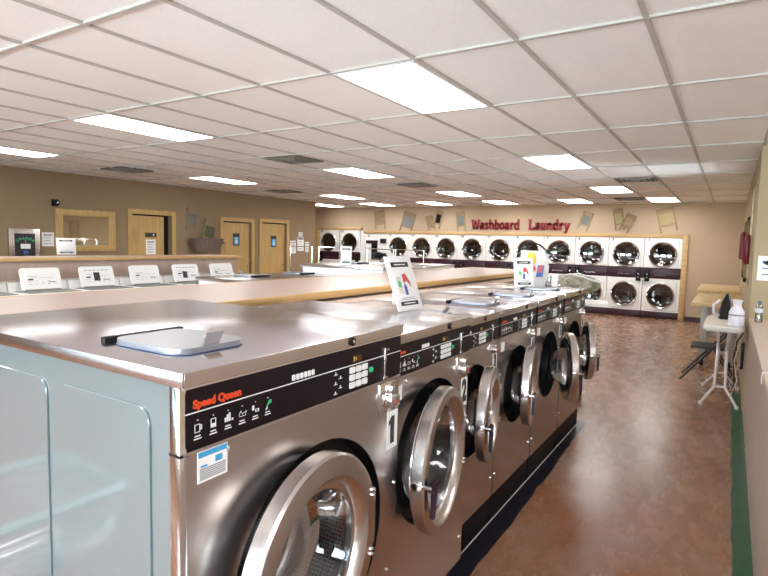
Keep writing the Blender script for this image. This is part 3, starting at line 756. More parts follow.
# ------------------------------------------------------------------ lettering "Washboard Laundry": slab-serif strokes
SW = .27
GL = {  # strokes in a unit box (height 1), serifs as horizontal bars (x0,x1,z)
 'W': (1.25, [[(.12, .95), (.38, .05), (.62, .78), (.88, .05), (1.13, .95)]], [(0, .36, .95), (.9, 1.25, .95), (.5, .76, .82)]),
 'a': (.72, [[(.12, .58), (.45, .62), (.52, .45), (.52, .08)], [(.52, .36), (.22, .36), (.12, .2), (.22, .07), (.52, .12)]], [(.46, .72, .06)]),
 's': (.62, [[(.52, .54), (.32, .64), (.12, .52), (.48, .24), (.34, .06), (.08, .14)]], []),
 'h': (.80, [[(.18, .98), (.18, .06)], [(.18, .5), (.42, .63), (.62, .5), (.62, .06)]], [(0, .22, .97), (.03, .33, .06), (.48, .78, .06)]),
 'b': (.74, [[(.18, .98), (.18, .08), (.45, .06), (.62, .22), (.62, .46), (.45, .62), (.18, .52)]], [(0, .22, .97)]),
 'o': (.72, [[(.36, .64), (.12, .50), (.12, .20), (.36, .06), (.60, .20), (.60, .50), (.36, .64)]], []),
 'r': (.62, [[(.2, .62), (.2, .06)], [(.2, .46), (.38, .62), (.58, .56)]], [(.02, .24, .62), (.03, .38, .06)]),
 'd': (.78, [[(.58, .98), (.58, .08), (.3, .06), (.12, .22), (.12, .46), (.3, .62), (.58, .52)]], [(.4, .6, .97), (.56, .76, .06)]),
 'L': (.90, [[(.25, .97), (.25, .06), (.80, .06), (.80, .26)]], [(.02, .50, .97), (.05, .4, .05)]),
 'u': (.80, [[(.16, .62), (.16, .2), (.34, .06), (.6, .16)], [(.6, .62), (.6, .06)]], [(0, .2, .62), (.44, .62, .62), (.58, .78, .06)]),
 'n': (.80, [[(.18, .62), (.18, .06)], [(.18, .5), (.42, .63), (.62, .5), (.62, .06)]], [(0, .22, .62), (.03, .33, .06), (.48, .78, .06)]),
 'y': (.78, [[(.14, .62), (.40, .10)], [(.66, .62), (.30, -.22), (.12, -.24)]], [(0, .30, .62), (.52, .80, .62)]),
}
def word(txt, x0, x1, zbase, h, name, lab):
    t = thing(name, lab, 'wall sign', (x0, YB, zbase))
    tot = sum(GL[c][0] for c in txt); sx = (x1 - x0) / tot; x = 0
    for c in txt:
        wd, st, se = GL[c]; b = MB()
        for s_ in st:
            for i in range(len(s_) - 1):
                p = Vector((s_[i][0] * sx, s_[i][1] * h)); q = Vector((s_[i + 1][0] * sx, s_[i + 1][1] * h)); d = (q - p).normalized(); n_ = Vector((-d.y, d.x)) * SW * h * .42
                p2, q2 = p - d * .012, q + d * .012
                b.prism([tuple(p2 + n_), tuple(q2 + n_), tuple(q2 - n_), tuple(p2 - n_)], 'y', -.030, -.004 - .001 * i)
        for (a, e, z) in se: b.box(a * sx, e * sx, -.032, -.004, z * h - .05 * h, z * h + .05 * h)
        b.build('letter', 'letter', t, (x, 0, 0), smooth=False); x += wd * sx
    return t
wa, wb_ = on(471.5, 230.5, 1, YB), on(520.3, 219, 1, YB)
word('Washboard', wa.x, wb_.x, H + wa.z + .035, (wb_.z - wa.z) * .84, 'lettering_sign', 'dark red wooden letters, longer left-hand word on the back wall')
wc, wd_ = on(528, 230.5, 1, YB), on(570.5, 219, 1, YB)
word('Laundry', wc.x, wd_.x, H + wa.z + .035, (wb_.z - wa.z) * .84, 'lettering_sign', 'dark red wooden letters, shorter right-hand word on the back wall')

# ------------------------------------------------------------------ washboards on the walls
def washboard(lab, x, z, w, h, tilt, wood='palewood', metal='zinc', legs=.3, wall='back', off=0., oval=False):
    t = thing('washboard', lab, 'washboard', (0, 0, 0), 0, 'old washboards hung on the walls')
    f = MB(); th = .02
    f.box(-w / 2, -w / 2 + .035, -th, 0, -h / 2, h / 2, bev=.003); f.box(w / 2 - .035, w / 2, -th, 0, -h / 2, h / 2, bev=.003)
    hd = h * .22
    f.box(-w / 2, w / 2, -th, 0, h / 2 - .04, h / 2, bev=.003); f.box(-w / 2 + .035, w / 2 - .035, -th + .006, 0, h / 2 - hd, h / 2 - .04)
    zl = -h / 2 + h * legs; f.box(-w / 2 + .035, w / 2 - .035, -th, 0, zl - .03, zl)
    f.build('wood_frame', wood, t)
    r = MB(); r.box(-w / 2 + .035, w / 2 - .035, -.012, -.004, zl, h / 2 - hd)
    n = 12
    for i in range(n):
        z_ = zl + (h / 2 - hd - zl) * (i + .5) / n; r.tube([(-w / 2 + .04, -.013, z_), (w / 2 - .04, -.013, z_)], .006, 6)
    r.build('rubbing_plate', metal, t)
    if oval:
        r = MB(); r.lathe([(-.022, .055), (-.02, .075), (-.014, .075)], (0, 0, (zl + h / 2 - hd) / 2), 'y', 20); r.build('oval_mark', wood, t)
    if wall == 'back':
        t.location = (x, YB - off, z); t.rotation_euler = (0, math.radians(tilt), 0)
    else:
        t.location = (XL + off, x, z); t.rotation_euler = Matrix.Rotation(PI / 2, 3, 'Z').to_euler()
        t.rotation_euler = (Matrix.Rotation(PI / 2, 3, 'Z') @ Matrix.Rotation(math.radians(tilt), 3, 'Y')).to_euler()
    return t
ZW = H
def bw_(px0, py0, px1, py1):      # pixel box on the back wall -> centre and size
    d0 = RM @ cc(px0, py0); d1 = RM @ cc(px1, py1); a = d0 * (YB / d0.y); b = d1 * (YB / d1.y)
    return (a.x + b.x) / 2, H + (a.z + b.z) / 2, abs(b.x - a.x), abs(a.z - b.z)
WBs = [((374, 210, 386, 230), -8, 'palewood', 'wall', True, 'faint pale washboard with an oval centre, leftmost on the back wall', .55),
       ((400, 211, 416, 234), 16, 'oldwood', 'zinc', False, 'large dark washboard leaning right, second from the left on the back wall', .72),
       ((426, 215, 436, 231), -18, 'palewood', 'palewood', True, 'pale small washboard of the crossed pair left of the lettering', .75),
       ((434, 210, 443, 229), 12, 'palewood', 'dark', False, 'pale washboard with dark plate of the crossed pair left of the lettering', .75),
       ((456, 211, 466, 232), -7, 'palewood', 'zinc', False, 'pale washboard with a grey plate just left of the lettering', .75),
       ((578, 211, 593, 231), 18, 'palewood', 'zinc', False, 'pale washboard with a grey plate just right of the lettering', .66),
       ((613, 208, 625, 231), -10, 'oldwood', 'brass', False, 'brown upright washboard of the overlapping pair at right', .80),
       ((620, 213, 636, 233), 24, 'oldwood', 'palewood', False, 'brown tilted washboard in front in the overlapping pair at right', .66),
       ((656, 207, 678, 233), -14, 'palewood', 'brass', False, 'large washboard with a brass-coloured plate, rightmost on the back wall', .70)]
for i, (bx_, tilt, wd, mt, ov, lab, kk) in enumerate(WBs):
    x, z, w_, h_ = bw_(*bx_)
    T = math.radians(abs(tilt)); hh = h_ / (math.cos(T) + kk * .6 * math.sin(T)) ; ww = max(.22, (w_ - hh * math.sin(T)) / math.cos(T))
    washboard(lab, x, z, ww, hh, tilt, wd, mt if mt != 'wall' else 'palewood', wall='back', off=.004 if i not in (2, 7) else .030, oval=ov)
washboard('faint washboard hung on the brown wall above the metal tub', 7.99, H + .37, .30, .50, 4, 'oldwood', 'zinc', wall='left', off=.004)
washboard('washboard with a green plate standing in the metal tub', 8.40, H + .10, .34, .55, 14, 'oldwood', 'dullplate', wall='left', off=.07)
t = thing('wash_tub', 'dark galvanized wash tub hung on the brown wall', 'tub', (XL, 8.24, 0))
b = MB(); prof = [(.27, 1.33), (.36, 1.62), (.37, 1.65)]
n = 28; pts = lambda r, z: [(.20 * r / .37 * math.cos(a) + .21, r * 1.15 * math.sin(a), z) for a in [2 * PI * k / n for k in range(n)]]
rings = [[b.bm.verts.new(p) for p in pts(r, z)] for r, z in ((.27, 1.33), (.36, 1.60), (.385, 1.64), (.36, 1.63), (.26, 1.345))]
for i in range(4):
    for k in range(n): b.bm.faces.new((rings[i][k], rings[i][(k + 1) % n], rings[i + 1][(k + 1) % n], rings[i + 1][k]))
b.bm.faces.new(rings[0][::-1]); b.bm.faces.new(rings[-1]); b.build('tub_body', 'tub', t)
for s_ in (-1, 1): MB().tube([(.16, s_ * .39, 1.56), (.16, s_ * .46, 1.54), (.26, s_ * .46, 1.54), (.26, s_ * .39, 1.56)], .008, 6).build('tub_handle', 'tub', t)

# ------------------------------------------------------------------ things on the left wall
t = thing('wall_mirror', 'wide oak-framed mirror on the brown wall above the left counter', 'mirror', (XL, 5.67, H + .055))
f = MB()
for (a, b, c, d) in ((-.55, .55, .27, .38), (-.55, .55, -.36, -.25), (-.55, -.42, -.25, .27), (.42, .55, -.25, .27)): f.box(0, .03, a, b, c, d, bev=.004)
f.build('mirror_frame', 'oakz', t); MB().box(.002, .010, -.42, .42, -.25, .27).build('mirror_glass', 'mirror', t, smooth=False)
t = thing('change_machine', 'steel-framed change machine with a black front on the brown wall', 'change machine', (XL, 4.61, H + .01))
MB().box(0, .05, -.24, .24, -.60, .06, bev=.004).build('steel_surround', 'satin', t)
fo = MB().box(.05, .058, -.155, .155, -.58, -.02).build('black_front', 'ink', t, smooth=False)
for i, ch in enumerate('CHANGE'):
    a = math.radians(-38 + i * 15.2); bb = text_mb(ch, .055, .001, .002, 'x'); bb.xf(Matrix.Rotation(-a, 4, 'X')); bb.build('letter', 'green', fo, (.059, .20 * math.sin(a), -.27 + .17 * math.cos(a)), smooth=False)
MB().box(.058, .060, -.07, .08, -.27, -.19).build('white_label', 'print', fo, smooth=False); MB().box(.058, .060, -.03, .04, -.36, -.30).build('blue_label', 'navyp', fo, smooth=False)
MB().tube([(.059, 0, -.13), (.059, .01, -.17)], .006, 6).build('green_mark', 'green', fo)
def notice(name, lab, loc, w_, h_, face, ang=0, lines=5, cat='notice', dark=0, ink='grey_ink'):
    t = MB()
    if face == 'x': t.box(0, .002, -w_ / 2, w_ / 2, -h_ / 2, h_ / 2)
    else: t.box(-w_ / 2, w_ / 2, -.002, 0, -h_ / 2, h_ / 2)
    o = tag(t.build(name, 'paper', None, loc, smooth=False), lab, cat)
    f = MB()
    for q in range(lines):
        z = h_ / 2 - h_ * (q + 1) / (lines + 1); a, b = -w_ * .36, w_ * (.36 - .1 * (q % 3)); th = h_ * (.05 if q == 0 else .02)
        if face == 'x': f.box(.002, .003, a, b, z - th, z + th)
        else: f.box(a, b, -.003, -.002, z - th, z + th)
    f.build('printing', ink, o, smooth=False)
    return o
notice('wall_notice', 'white notice between the change machine and the oak-framed mirror', (XL, 5.0, H - .10), .20, .24, 'x', lines=4)
P_ = lambda px, py: on(px, py, 0, XL)
notice('wall_notice', 'left of the three white notices right of the restroom doors', (XL, P_(293, 247).y, H + P_(293, 247).z), .22, .34, 'x')
notice('wall_notice', 'large middle white notice right of the restroom doors', (XL, P_(300.5, 244).y, H + P_(300.5, 244).z), .26, .38, 'x')
notice('wall_notice', 'small right notice right of the restroom doors', (XL, P_(307, 247).y, H + P_(307, 247).z), .15, .28, 'x')
notice('wall_notice', 'small notice pinned above the large middle notice', (XL, P_(300.5, 235.5).y, H + P_(300.5, 235.5).z), .16, .18, 'x', lines=3)
notice('door_notice', 'white notice taped on the ajar left wooden door', (XL - .04, P_(152, 247).y, H + P_(152, 247).z), .22, .30, 'x')
def placard(lab, y, z, w_, h_, mat='ink'):
    o = tag(MB().box(XL - .04, XL - .034, y - w_ / 2, y + w_ / 2, z - h_ / 2, z + h_ / 2).build('door_placard', mat, smooth=False), lab, 'door sign')
    return o
o = placard('black name placard above the notice on the ajar left door', P_(152, 235).y, H + P_(152, 235).z, .26, .09)
f = MB(); f.box(XL - .034, XL - .033, P_(154, 235).y, P_(155.2, 235).y, H + P_(152, 235).z - .02, H + P_(152, 235).z + .025); f.build('arrow_mark', 'print', o, smooth=False)
for (y, z, lab, nm) in ((P_(237.3, 239.5).y, H + P_(237.3, 239.5).z, 'blue and black restroom sign on the middle wooden door', 0), (P_(274.7, 241.5).y, H + P_(274.7, 241.5).z, 'blue and black restroom sign on the right wooden door', 1)):
    o = placard(lab, y, z, .20, .29)
    f = MB(); f.box(XL - .034, XL - .033, y - .08, y + .08, z - .12, z + .06); f.build('blue_field', 'blue', o, smooth=False)
    f = MB(); f.solid([(XL - .033, .022), (XL - .032, .022)], (0, y, z + .03), 'x', 12); f.prism([(y - .035, z - .09), (y + .035, z - .09), (y + .02, z), (y - .02, z)], 'x', XL - .033, XL - .032); f.build('figure_symbol', 'print', o, smooth=False)
t = thing('security_camera', 'small black camera mounted high on the brown wall above the mirror', 'camera', (XL, 5.12, H + .53))
MB().box(0, .03, -.05, .05, -.06, .06, bev=.008).build('mount', 'black', t); MB().solid([(.03, .04), (.10, .045), (.11, .035)], (0, 0, 0), 'x', 18).build('housing', 'black', t); MB().solid([(.11, .018), (.115, .014)], (0, 0, 0), 'x', 12).build('lens', 'chrome', t)

# paper sign standing on the left counter
def stand_sign(lab, corners, pic=True):
    """tent-fold sign: corners BL, BR, TR, TL in world, thickness away"""
    BL, BR, TR, TL = [Vector(c) for c in corners]
    u = (BR - BL); v = (TL - BL); wd, hg = u.length, v.length; u.normalize(); n_ = u.cross(v).normalized(); v = n_.cross(u).normalized()
    mt = Matrix((u, n_, v)).transposed()        # local x = along width, y = normal (towards viewer side), z = up the sheet
    base = (BL + BR) / 2
    t = thing('counter_sign', lab, 'sign', base)
    t.rotation_euler = (Matrix((u, -n_, v)).transposed()).to_euler() if False else mt.to_euler()
    return t, wd, hg, n_
def fill_sign(t, wd, hg, s, pic):
    b = MB(); b.box(-wd / 2, wd / 2, -.003, .003, 0, hg, bev=.001); b.build('sign_board', 'paper', t)
    y0, y1 = (s * .003, s * .0042)
    f = MB()
    f.box(-wd * .34, wd * .34, y0, y1, hg * .80, hg * .89); f.build('heading_bar', 'ink', t, smooth=False); f = MB(); f.box(-wd * .34, wd * .34, y0, y1, hg * .09, hg * .165); f.build('footer_bar', 'ink', t, smooth=False)
    f = MB(); f.box(-wd * .22, wd * .22, y1, y1 + s * .0005, hg * .835, hg * .855); f.box(-wd * .22, wd * .22, y1, y1 + s * .0005, hg * .12, hg * .135); f.build('heading_text', 'paper', t, smooth=False)
    f = MB(); f.box(-wd * .24, wd * .24, y0, y1, hg * .225, hg * .235); f.box(-wd * .30, wd * .30, y0, y1, hg * .195, hg * .205); f.build('body_text', 'grey_ink', t, smooth=False)
    if pic:
        X = lambda a: a * wd
        f = MB(); f.prism([(X(-.05), hg * .28), (X(.05), hg * .28), (X(.06), hg * .42), (X(.0), hg * .50), (X(-.05), hg * .42)], 'y', y0, y1); f.build('blue_bottle', 'navyp', t, smooth=False)
        f = MB(); f.prism([(X(-.03), hg * .50), (X(.10), hg * .54), (X(.24), hg * .42), (X(.22), hg * .52), (X(.10), hg * .68), (X(-.02), hg * .66)], 'y', y0, y1 + s * .0004); f.build('red_shape', 'redp', t, smooth=False)
        f = MB(); f.prism([(X(-.25), hg * .44), (X(-.14), hg * .42), (X(-.13), hg * .52), (X(-.24), hg * .56)], 'y', y0, y1); f.build('green_shape', 'green', t, smooth=False)
        f = MB(); f.prism([(X(-.28), hg * .33), (X(-.10), hg * .30), (X(-.10), hg * .62), (X(-.28), hg * .62)], 'y', y0, y0 + s * .0005); f.build('pale_shape', 'cover', t, smooth=False)
def place_sign(lab, BL, BR, TL, pic=True):
    BL, BR, TL = Vector(BL), Vector(BR), Vector(TL)
    u = (BR - BL); wd = u.length; u.normalize(); v = TL - BL; v -= u * v.dot(u); hg = v.length; v.normalize()
    y = v.cross(u)                      # right handed: x=u, z=v -> y = z cross x
    t = thing('counter_sign', lab, 'sign', (BL + BR) / 2)
    t.rotation_euler = Matrix((u, y, v)).transposed().to_euler()
    fill_sign(t, wd, hg, -1, pic)
    # wire easel leg behind
    MB().prism([(.003, hg * .75), (.006, hg * .75), (.06, .05), (.056, .048)], 'x', -wd * .25, wd * .25).build('prop_flap', 'paper', t, smooth=False)
    return t
zt2 = 1.335
place_sign('white detergent sign leaning on top of washer 2', (-1.300, 2.215, zt2), (-1.285, 2.430, zt2), (-1.395, 2.225, zt2 + .255))
zt3 = 1.284
place_sign('white detergent sign on top of the far washers, in front of the printed bag', (-1.60, 4.73, zt3 + .006), (-1.47, 4.87, zt3 + .006), (-1.63, 4.76, zt3 + .265))
place_sign('white sign leaning on the tall washer of the opposite row', (-3.86, 5.20, 1.386), (-3.76, 5.28, 1.386), (-3.70, 5.20, 1.60), pic=False)
pa, pb_ = on(57, 254.6, 2, 1.366 - H), on(73.5, 255, 2, 1.366 - H)
place_sign('white paper sign standing on the left counter below the mirror', (pa.x, pa.y, 1.366), (pa.x + .04, pa.y + .25, 1.366), (pa.x - .03, pa.y + .01, 1.60), pic=False)

# printed bag behind the second sign, with strap; dispensers
t = thing('printed_bag', 'white plastic bag printed yellow, red and blue behind the far detergent sign', 'bag', (-1.555, 5.10, zt3))
b = MB(); n = 20
rings = []
for i, (z, a, c) in enumerate(((0, .10, .05), (.06, .13, .07), (.18, .14, .06), (.27, .12, .04), (.33, .11, .015))):
    rings.append([b.bm.verts.new((a * math.copysign(abs(math.cos(q)) ** .6, math.cos(q)) * (1 + .04 * math.sin(3 * q + i)), c * math.copysign(abs(math.sin(q)) ** .6, math.sin(q)), z)) for q in [2 * PI * k / n for k in range(n)]])
for i in range(4):
    for k in range(n): b.bm.faces.new((rings[i][k], rings[i][(k + 1) % n], rings[i + 1][(k + 1) % n], rings[i + 1][k]))
b.bm.faces.new(rings[0][::-1]); b.bm.faces.new(rings[-1]); b.build('bag_body', 'plastic', t)
t.rotation_euler = (0, 0, .25)
f = MB(); f.solid([(-.066, .035), (-.062, .040)], (-.02, 0, .25), 'y', 16, sz=1.7); f.build('yellow_print', 'yellow', t)
f = MB(); f.solid([(-.074, .024), (-.06, .026)], (.0, 0, .165), 'y', 14, sz=1.2); f.build('red_print', 'redp', t)
f = MB(); f.prism([(.03, .09), (.09, .09), (.10, .20), (.045, .20)], 'y', -.074, -.05); f.build('blue_print', 'navyp', t, smooth=False)
f = MB(); f.prism([(.045, .13), (.08, .13), (.085, .20), (.055, .20)], 'y', -.076, -.05); f.build('pink_print', 'redp', t, smooth=False)
f = MB(); f.tube([(-.15, 0, .24), (-.14, 0, .33), (-.09, 0, .385), (-.02, 0, .405), (.05, 0, .385), (.11, 0, .335), (.16, 0, .30)], .008, 8); f.build('strap', 'black', t)
f = MB(); f.solid([(-.02, .02), (.02, .022)], (.125, 0, .325), 'y', 10); f.build('strap_clip', 'black', t)
t = thing('soap_dispenser', 'small chrome and white dispenser boxes beside the printed bag', 'dispenser', (-1.42, 5.21, zt3))
MB().box(-.04, .0, -.03, .03, 0, .10, bev=.004).build('chrome_box', 'chrome', t); MB().box(.01, .07, -.02, .03, 0, .105, bev=.004).build('white_box', 'white', t)

# ------------------------------------------------------------------ laundry carts
def make_cart(lab, loc, rz, rack=True, rodz=1.53):
    t = thing('laundry_cart', lab, 'laundry cart', loc, rz, 'wheeled wire laundry carts')
    w, d = .56, .80     # x, y
    z0, z1 = .40, .70
    f = MB(); loop = lambda a, b, z: [(p[0], p[1], z) for p in rrect(-a, a, -b, b, .07, 4)]
    f.tube(loop(w / 2, d / 2, z1), .013, 8, closed=True); f.build('basket_rim', 'chrome', t)
    f = MB()
    for q in range(1, 6):
        k = q / 6; a = (w / 2) * (.82 + .18 * k); b2 = (d / 2) * (.86 + .14 * k); f.tube(loop(a, b2, z0 + (z1 - z0) * k), .0028, 5, closed=True)
    f.tube(loop(w / 2 * .82, d / 2 * .86, z0), .006, 6, closed=True)
    for q in range(15):
        y = -d / 2 + .06 + (d - .12) * q / 14
        f.tube([(-w / 2, y, z1), (-w / 2 * .82, y * .86, z0), (w / 2 * .82, y * .86, z0), (w / 2, y, z1)], .0026, 5)
    for q in range(10):
        x = -w / 2 + .06 + (w - .12) * q / 9
        f.tube([(x, -d / 2, z1), (x * .82, -d / 2 * .86, z0), (x * .82, d / 2 * .86, z0), (x, d / 2, z1)], .0026, 5)
    f.build('wire_basket', 'chrome', t)
    f = MB(); f.tube(loop(w / 2 * .85, d / 2 * .88, .14), .012, 8, closed=True)
    for sx in (-1, 1):
        for sy in (-1, 1): f.tube([(sx * w / 2 * .80, sy * d / 2 * .80, .14), (sx * w / 2 * .80, sy * d / 2 * .84, z0), (sx * w / 2 * .97, sy * d / 2 * .9, z1 - .01)], .009, 8)
    f.build('frame', 'chrome', t)
    for sx in (-1, 1):
        for sy in (-1, 1):
            c = MB(); c.solid([(-.012, .048), (.012, .048)], (0, 0, 0), 'x', 18); c.box(-.02, .02, -.01, .03, .02, .09)
            c.build('caster', 'dark', t, (sx * w / 2 * .8, sy * d / 2 * .8, .0482))
    if rack:
        f = MB()
        for sx in (-1, 1): f.tube([(sx * w / 2, 0, z1 - .1), (sx * w / 2, 0, rodz)], .011, 8)
        f.tube([(-w / 2 - .008, 0, rodz), (w / 2 + .008, 0, rodz)], .009, 8)
        f.build('hanging_rack', 'chrome', t)
    return t
cp = make_cart('laundry cart with a chrome hanging rail, leftmost of the four before the raised dryers', (-7.20, 8.4, 0), 0)
for (x, lab) in ((-6.47, 'laundry cart with a chrome hanging rail, second from the left before the raised dryers'),
                 (-5.345, 'laundry cart with a chrome hanging rail, third from the left, before the dispenser cabinet'),
                 (-4.745, 'laundry cart with a chrome hanging rail, rightmost of the four, before dryers 17 and 19')):
    c = copy_tree(cp); c.location = (x, 8.4, 0); c['label'] = lab
c = copy_tree(cp, skip=('hanging_rack',)); c.location = (-2.50, .34, 0); c.scale = (1.05, .78, .80); c['label'] = 'wire laundry cart seen only as a reflection in the side of washer 1'
for ch in c.children:
    if ch.name.startswith('basket_rim'):
        b = MB(); b.tube([(p[0], p[1], .70) for p in rrect(-.28, .28, -.40, .40, .07, 4)], .024, 8, closed=True); ch.data = b.build('rim_tmp', 'greymetal').data; bpy.data.objects.remove(bpy.data.objects['rim_tmp'])
# black heap on the third cart
b = MB(); bmesh.ops.create_icosphere(b.bm, subdivisions=4, radius=1)
for v in b.bm.verts:
    n_ = 1 + .25 * math.sin(5 * v.co.x + 2) * math.sin(6 * v.co.y) + .15 * math.sin(11 * v.co.z + 4 * v.co.x)
    v.co = Vector((v.co.x * .22 * n_, v.co.y * .2 * n_, v.co.z * .11 * n_))
tag(b.build('black_bag', 'blackcloth', None, (-9.15, YB - .24, 1.24)), 'black crumpled bag hanging in front of the white dispenser cabinet', 'bag')

# cart at the end of the near row with a tray and a bulging bundle on it
cc2 = copy_tree(cp, skip=('hanging_rack',)); cc2.location = (-1.53, 5.86, 0)
cc2['label'] = 'laundry cart with a raised white tray at the far end of the near washer row'
b = MB(); b.prism([(-.27, -.22), (.42, -.24), (.54, -.12), (.47, .22), (-.27, .24)], 'z', 1.085, 1.108); b.build('tray', 'white', cc2, smooth=False)
for sx in (-1, 1): MB().tube([(sx * .27, 0, .70), (sx * .22, 0, 1.085)], .010, 8).build('tray_post', 'chrome', cc2)
t = thing('bedding_bundle', 'rounded bundle of crumpled greenish bedding on the tray past the near washers', 'bedding', (-1.345, 5.86, 0))
b = MB(); bmesh.ops.create_icosphere(b.bm, subdivisions=5, radius=1)
for v in b.bm.verts:
    p = v.co.copy(); n_ = 1 + .06 * math.sin(9 * p.x + 3 * p.z) + .06 * math.sin(13 * p.y + 5 * p.x) + .05 * math.sin(23 * p.x) * math.sin(17 * p.z)
    z = p.z
    q_ = 1 if z > -.15 else max(.55, 1 + (z + .15) * .9)
    v.co = Vector((p.x * .225 * n_ * q_, p.y * .21 * n_ * q_, max(1.112, z * (.085 if z > 0 else .20) * n_ + 1.285)))
b.build('quilt', 'cloth', t)
f = MB(); f.tube([(-.235, -.10, 1.25), (-.20, -.16, 1.32), (-.10, -.19, 1.365), (.0, -.18, 1.385), (.10, -.17, 1.365), (.19, -.13, 1.335), (.27, -.08, 1.31)], .010, 8)
f.build('wrap_edge', 'plastic', t)
f = MB(); f.tube([(-.22, .10, 1.25), (-.12, .08, 1.36), (.02, .04, 1.385), (.16, .0, 1.35), (.27, -.06, 1.31)], .008, 8); f.build('wrap_fold', 'plastic', t)

# ------------------------------------------------------------------ right counter and its items
t = thing('side_counter', 'long taupe laminate counter along the right edge of the view', 'counter', (0, 0, 0))
MB().box(.195, .86, YF + .4, 6.775, .940, .976, bev=.002).build('counter_top', 'laminate', t, smooth=False)
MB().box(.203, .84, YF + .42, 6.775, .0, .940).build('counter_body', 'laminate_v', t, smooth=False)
t = thing('plastic_bottle', 'small clear bottle with a blue label on the far end of the right counter', 'bottle', (.262, 6.42, .977))
b = MB(); b.solid([(0, .028), (.01, .033), (.06, .034), (.075, .030), (.09, .034), (.14, .034), (.165, .022), (.175, .013), (.185, .013)], (0, 0, 0), 'z', 24); b.build('bottle_body', 'clear', t)
MB().solid([(.185, .016), (.205, .016)], (0, 0, 0), 'z', 16).build('cap', 'navyp', t); MB().lathe([(.095, .0345), (.135, .0345)], (0, 0, 0), 'z', 24).build('bottle_label', 'jug', t)
b = MB(); b.tube([(.30, 3.66, .980), (.25, 3.70, .980), (.205, 3.72, .985), (.1915, 3.715, .985), (.187, 3.68, .96), (.187, 3.65, .93)], .003, 6)
tag(b.build('cord', 'cordw'), 'thin white cord curling over the edge of the right counter', 'cord')
def yplane(px, py, y):
    d = RM @ cc(px, py); q = d * (y / d.y); return q.x, q.z + H
x0_, z0_ = yplane(757.5, 268, 6.78)
o = notice('wall_notice', 'white notice with a black oval at the right edge of the view', (x0_ + .14, 6.78, z0_), .28, .25, 'y', lines=3, ink='navyp')
f = MB(); f.solid([(-.003, .05), (-.002, .05)], (-.02, 0, .055), 'y', 24, sy=1.4, sz=.55); f.build('oval_logo', 'ink', o)
t = thing('wall_switch', 'small brass-coloured knob on the wall beneath the right notice', 'switch', (x0_ + .13, 6.78, z0_ - .23)); MB().solid([(-.03, .02), (-.01, .028), (0, .02)], (0, 0, 0), 'y', 16).build('knob_body', 'brass', t)

# red fixtures on the far right wall
def wall_pill(lab, y, z, h_, r):
    t = thing('wall_fixture', lab, 'wall fixture', (.195, y, z), 0, 'wine-red rounded fixtures on the right wall')
    b = MB(); b.solid([(-h_ / 2, r * .6), (-h_ / 2 + .02, r), (h_ / 2 - .06, r), (h_ / 2 - .02, r * .75), (h_ / 2, r * .3)], (-r - .01, 0, 0), 'z', 20); b.build('red_body', 'wineshade', t)
    b = MB(); b.box(-.02, 0, -.05, .05, -h_ / 2 - .02, h_ / 2); b.build('back_plate', 'palewood', t, smooth=False)
    return t
def xz(px, py, y):
    d = RM @ cc(px, py); q = d * (y / d.y); return q
wall_pill('wine-red rounded fixture on the right wall, the nearer one', 7.6, H + .02, .34, .035)
wall_pill('wine-red rounded fixture on the right wall, the farther one', 10.1, H + .08, .42, .045)
for (y, lab) in ((9.35, 'narrow framed board hung on the right wall past the window, nearer one'), (11.0, 'narrow framed board hung on the right wall, farther one')):
    t = thing('framed_board', lab, 'frame', (.195, y, H + .02), 0, 'narrow framed boards on the right wall'); f = MB()
    f.box(-.035, 0, -.16, -.12, -.45, .45); f.box(-.035, 0, .12, .16, -.45, .45); f.box(-.035, 0, -.16, .16, .40, .45); f.box(-.035, 0, -.16, .16, -.45, -.40); f.build('board_frame', 'oldwood', t, smooth=False)
    MB().box(-.015, 0, -.12, .12, -.40, .40).build('board_panel', 'palewood', t, smooth=False)

# ------------------------------------------------------------------ folding tables
def wood_table(lab, x0, x1, y0, y1, zt):
    t = thing('folding_table', lab, 'table', (0, 0, 0), 0, 'light wood laundry folding tables')
    MB().box(x0, x1, y0, y1, zt - .055, zt, bev=.004).build('table_top', 'pine', t)
    for y in (y0 + .14, y1 - .14):
        for x in (x0 + .17, x1 - .12):
            MB().box(x - .045, x + .045, y - .03, y + .03, .09, zt - .055, bev=.003).build('leg', 'greymetal', t)
            f = MB(); f.solid([(0, .02), (.03, .03), (.09, .02)], (x, y, 0), 'z', 14); f.build('foot', 'dark', t)
        MB().box(x0 + .17, x1 - .12, y - .02, y + .02, .20, .25).build('stretcher', 'greymetal', t, smooth=False)
    return t
wood_table('nearer light wood folding table behind the ironing board', -.44, .185, 9.0, 11.05, H - .745)
wood_table('farther light wood folding table against the back right corner', -.52, .185, 11.9, 14.1, H - .745)

# ironing board
t = thing('ironing_board', 'white ironing board with splayed tubular legs beside the right counter', 'ironing board', (-.015, 7.1, 0))
zb_ = H - .76
b = MB(); out = [(-.175, -.64), (.165, -.64), (.18, -.60), (.18, .30), (.13, .54), (.04, .64), (-.04, .64), (-.13, .52), (-.18, .28), (-.185, -.60)]
b.prism(out, 'z', zb_ - .045, zb_); bmesh.ops.bevel(b.bm, geom=list(b.bm.edges), offset=.010, segments=2, affect='EDGES'); b.build('padded_top', 'cover', t)
MB().prism([(-.15, -.60), (.14, -.60), (.15, .30), (0, .58), (-.15, .27)], 'z', zb_ - .060, zb_ - .046).build('metal_deck', 'wleg', t, smooth=False)
f = MB()
for s_ in (-1, 1): f.tube([(s_ * .055, .30, zb_ - .06), (s_ * .045, .05, .55), (s_ * .05, -.25, .20), (s_ * .165, -.30, .02)], .014, 8)
f.tube([(-.055, -.245, .205), (.055, -.245, .205)], .011, 8); f.build('leg', 'wleg', t)
f = MB()
for s_ in (-1, 1): f.tube([(s_ * .075, -.35, zb_ - .06), (s_ * .03, .05, .55), (s_ * .04, .55, .20), (s_ * .18, .66, .02)], .012, 8)
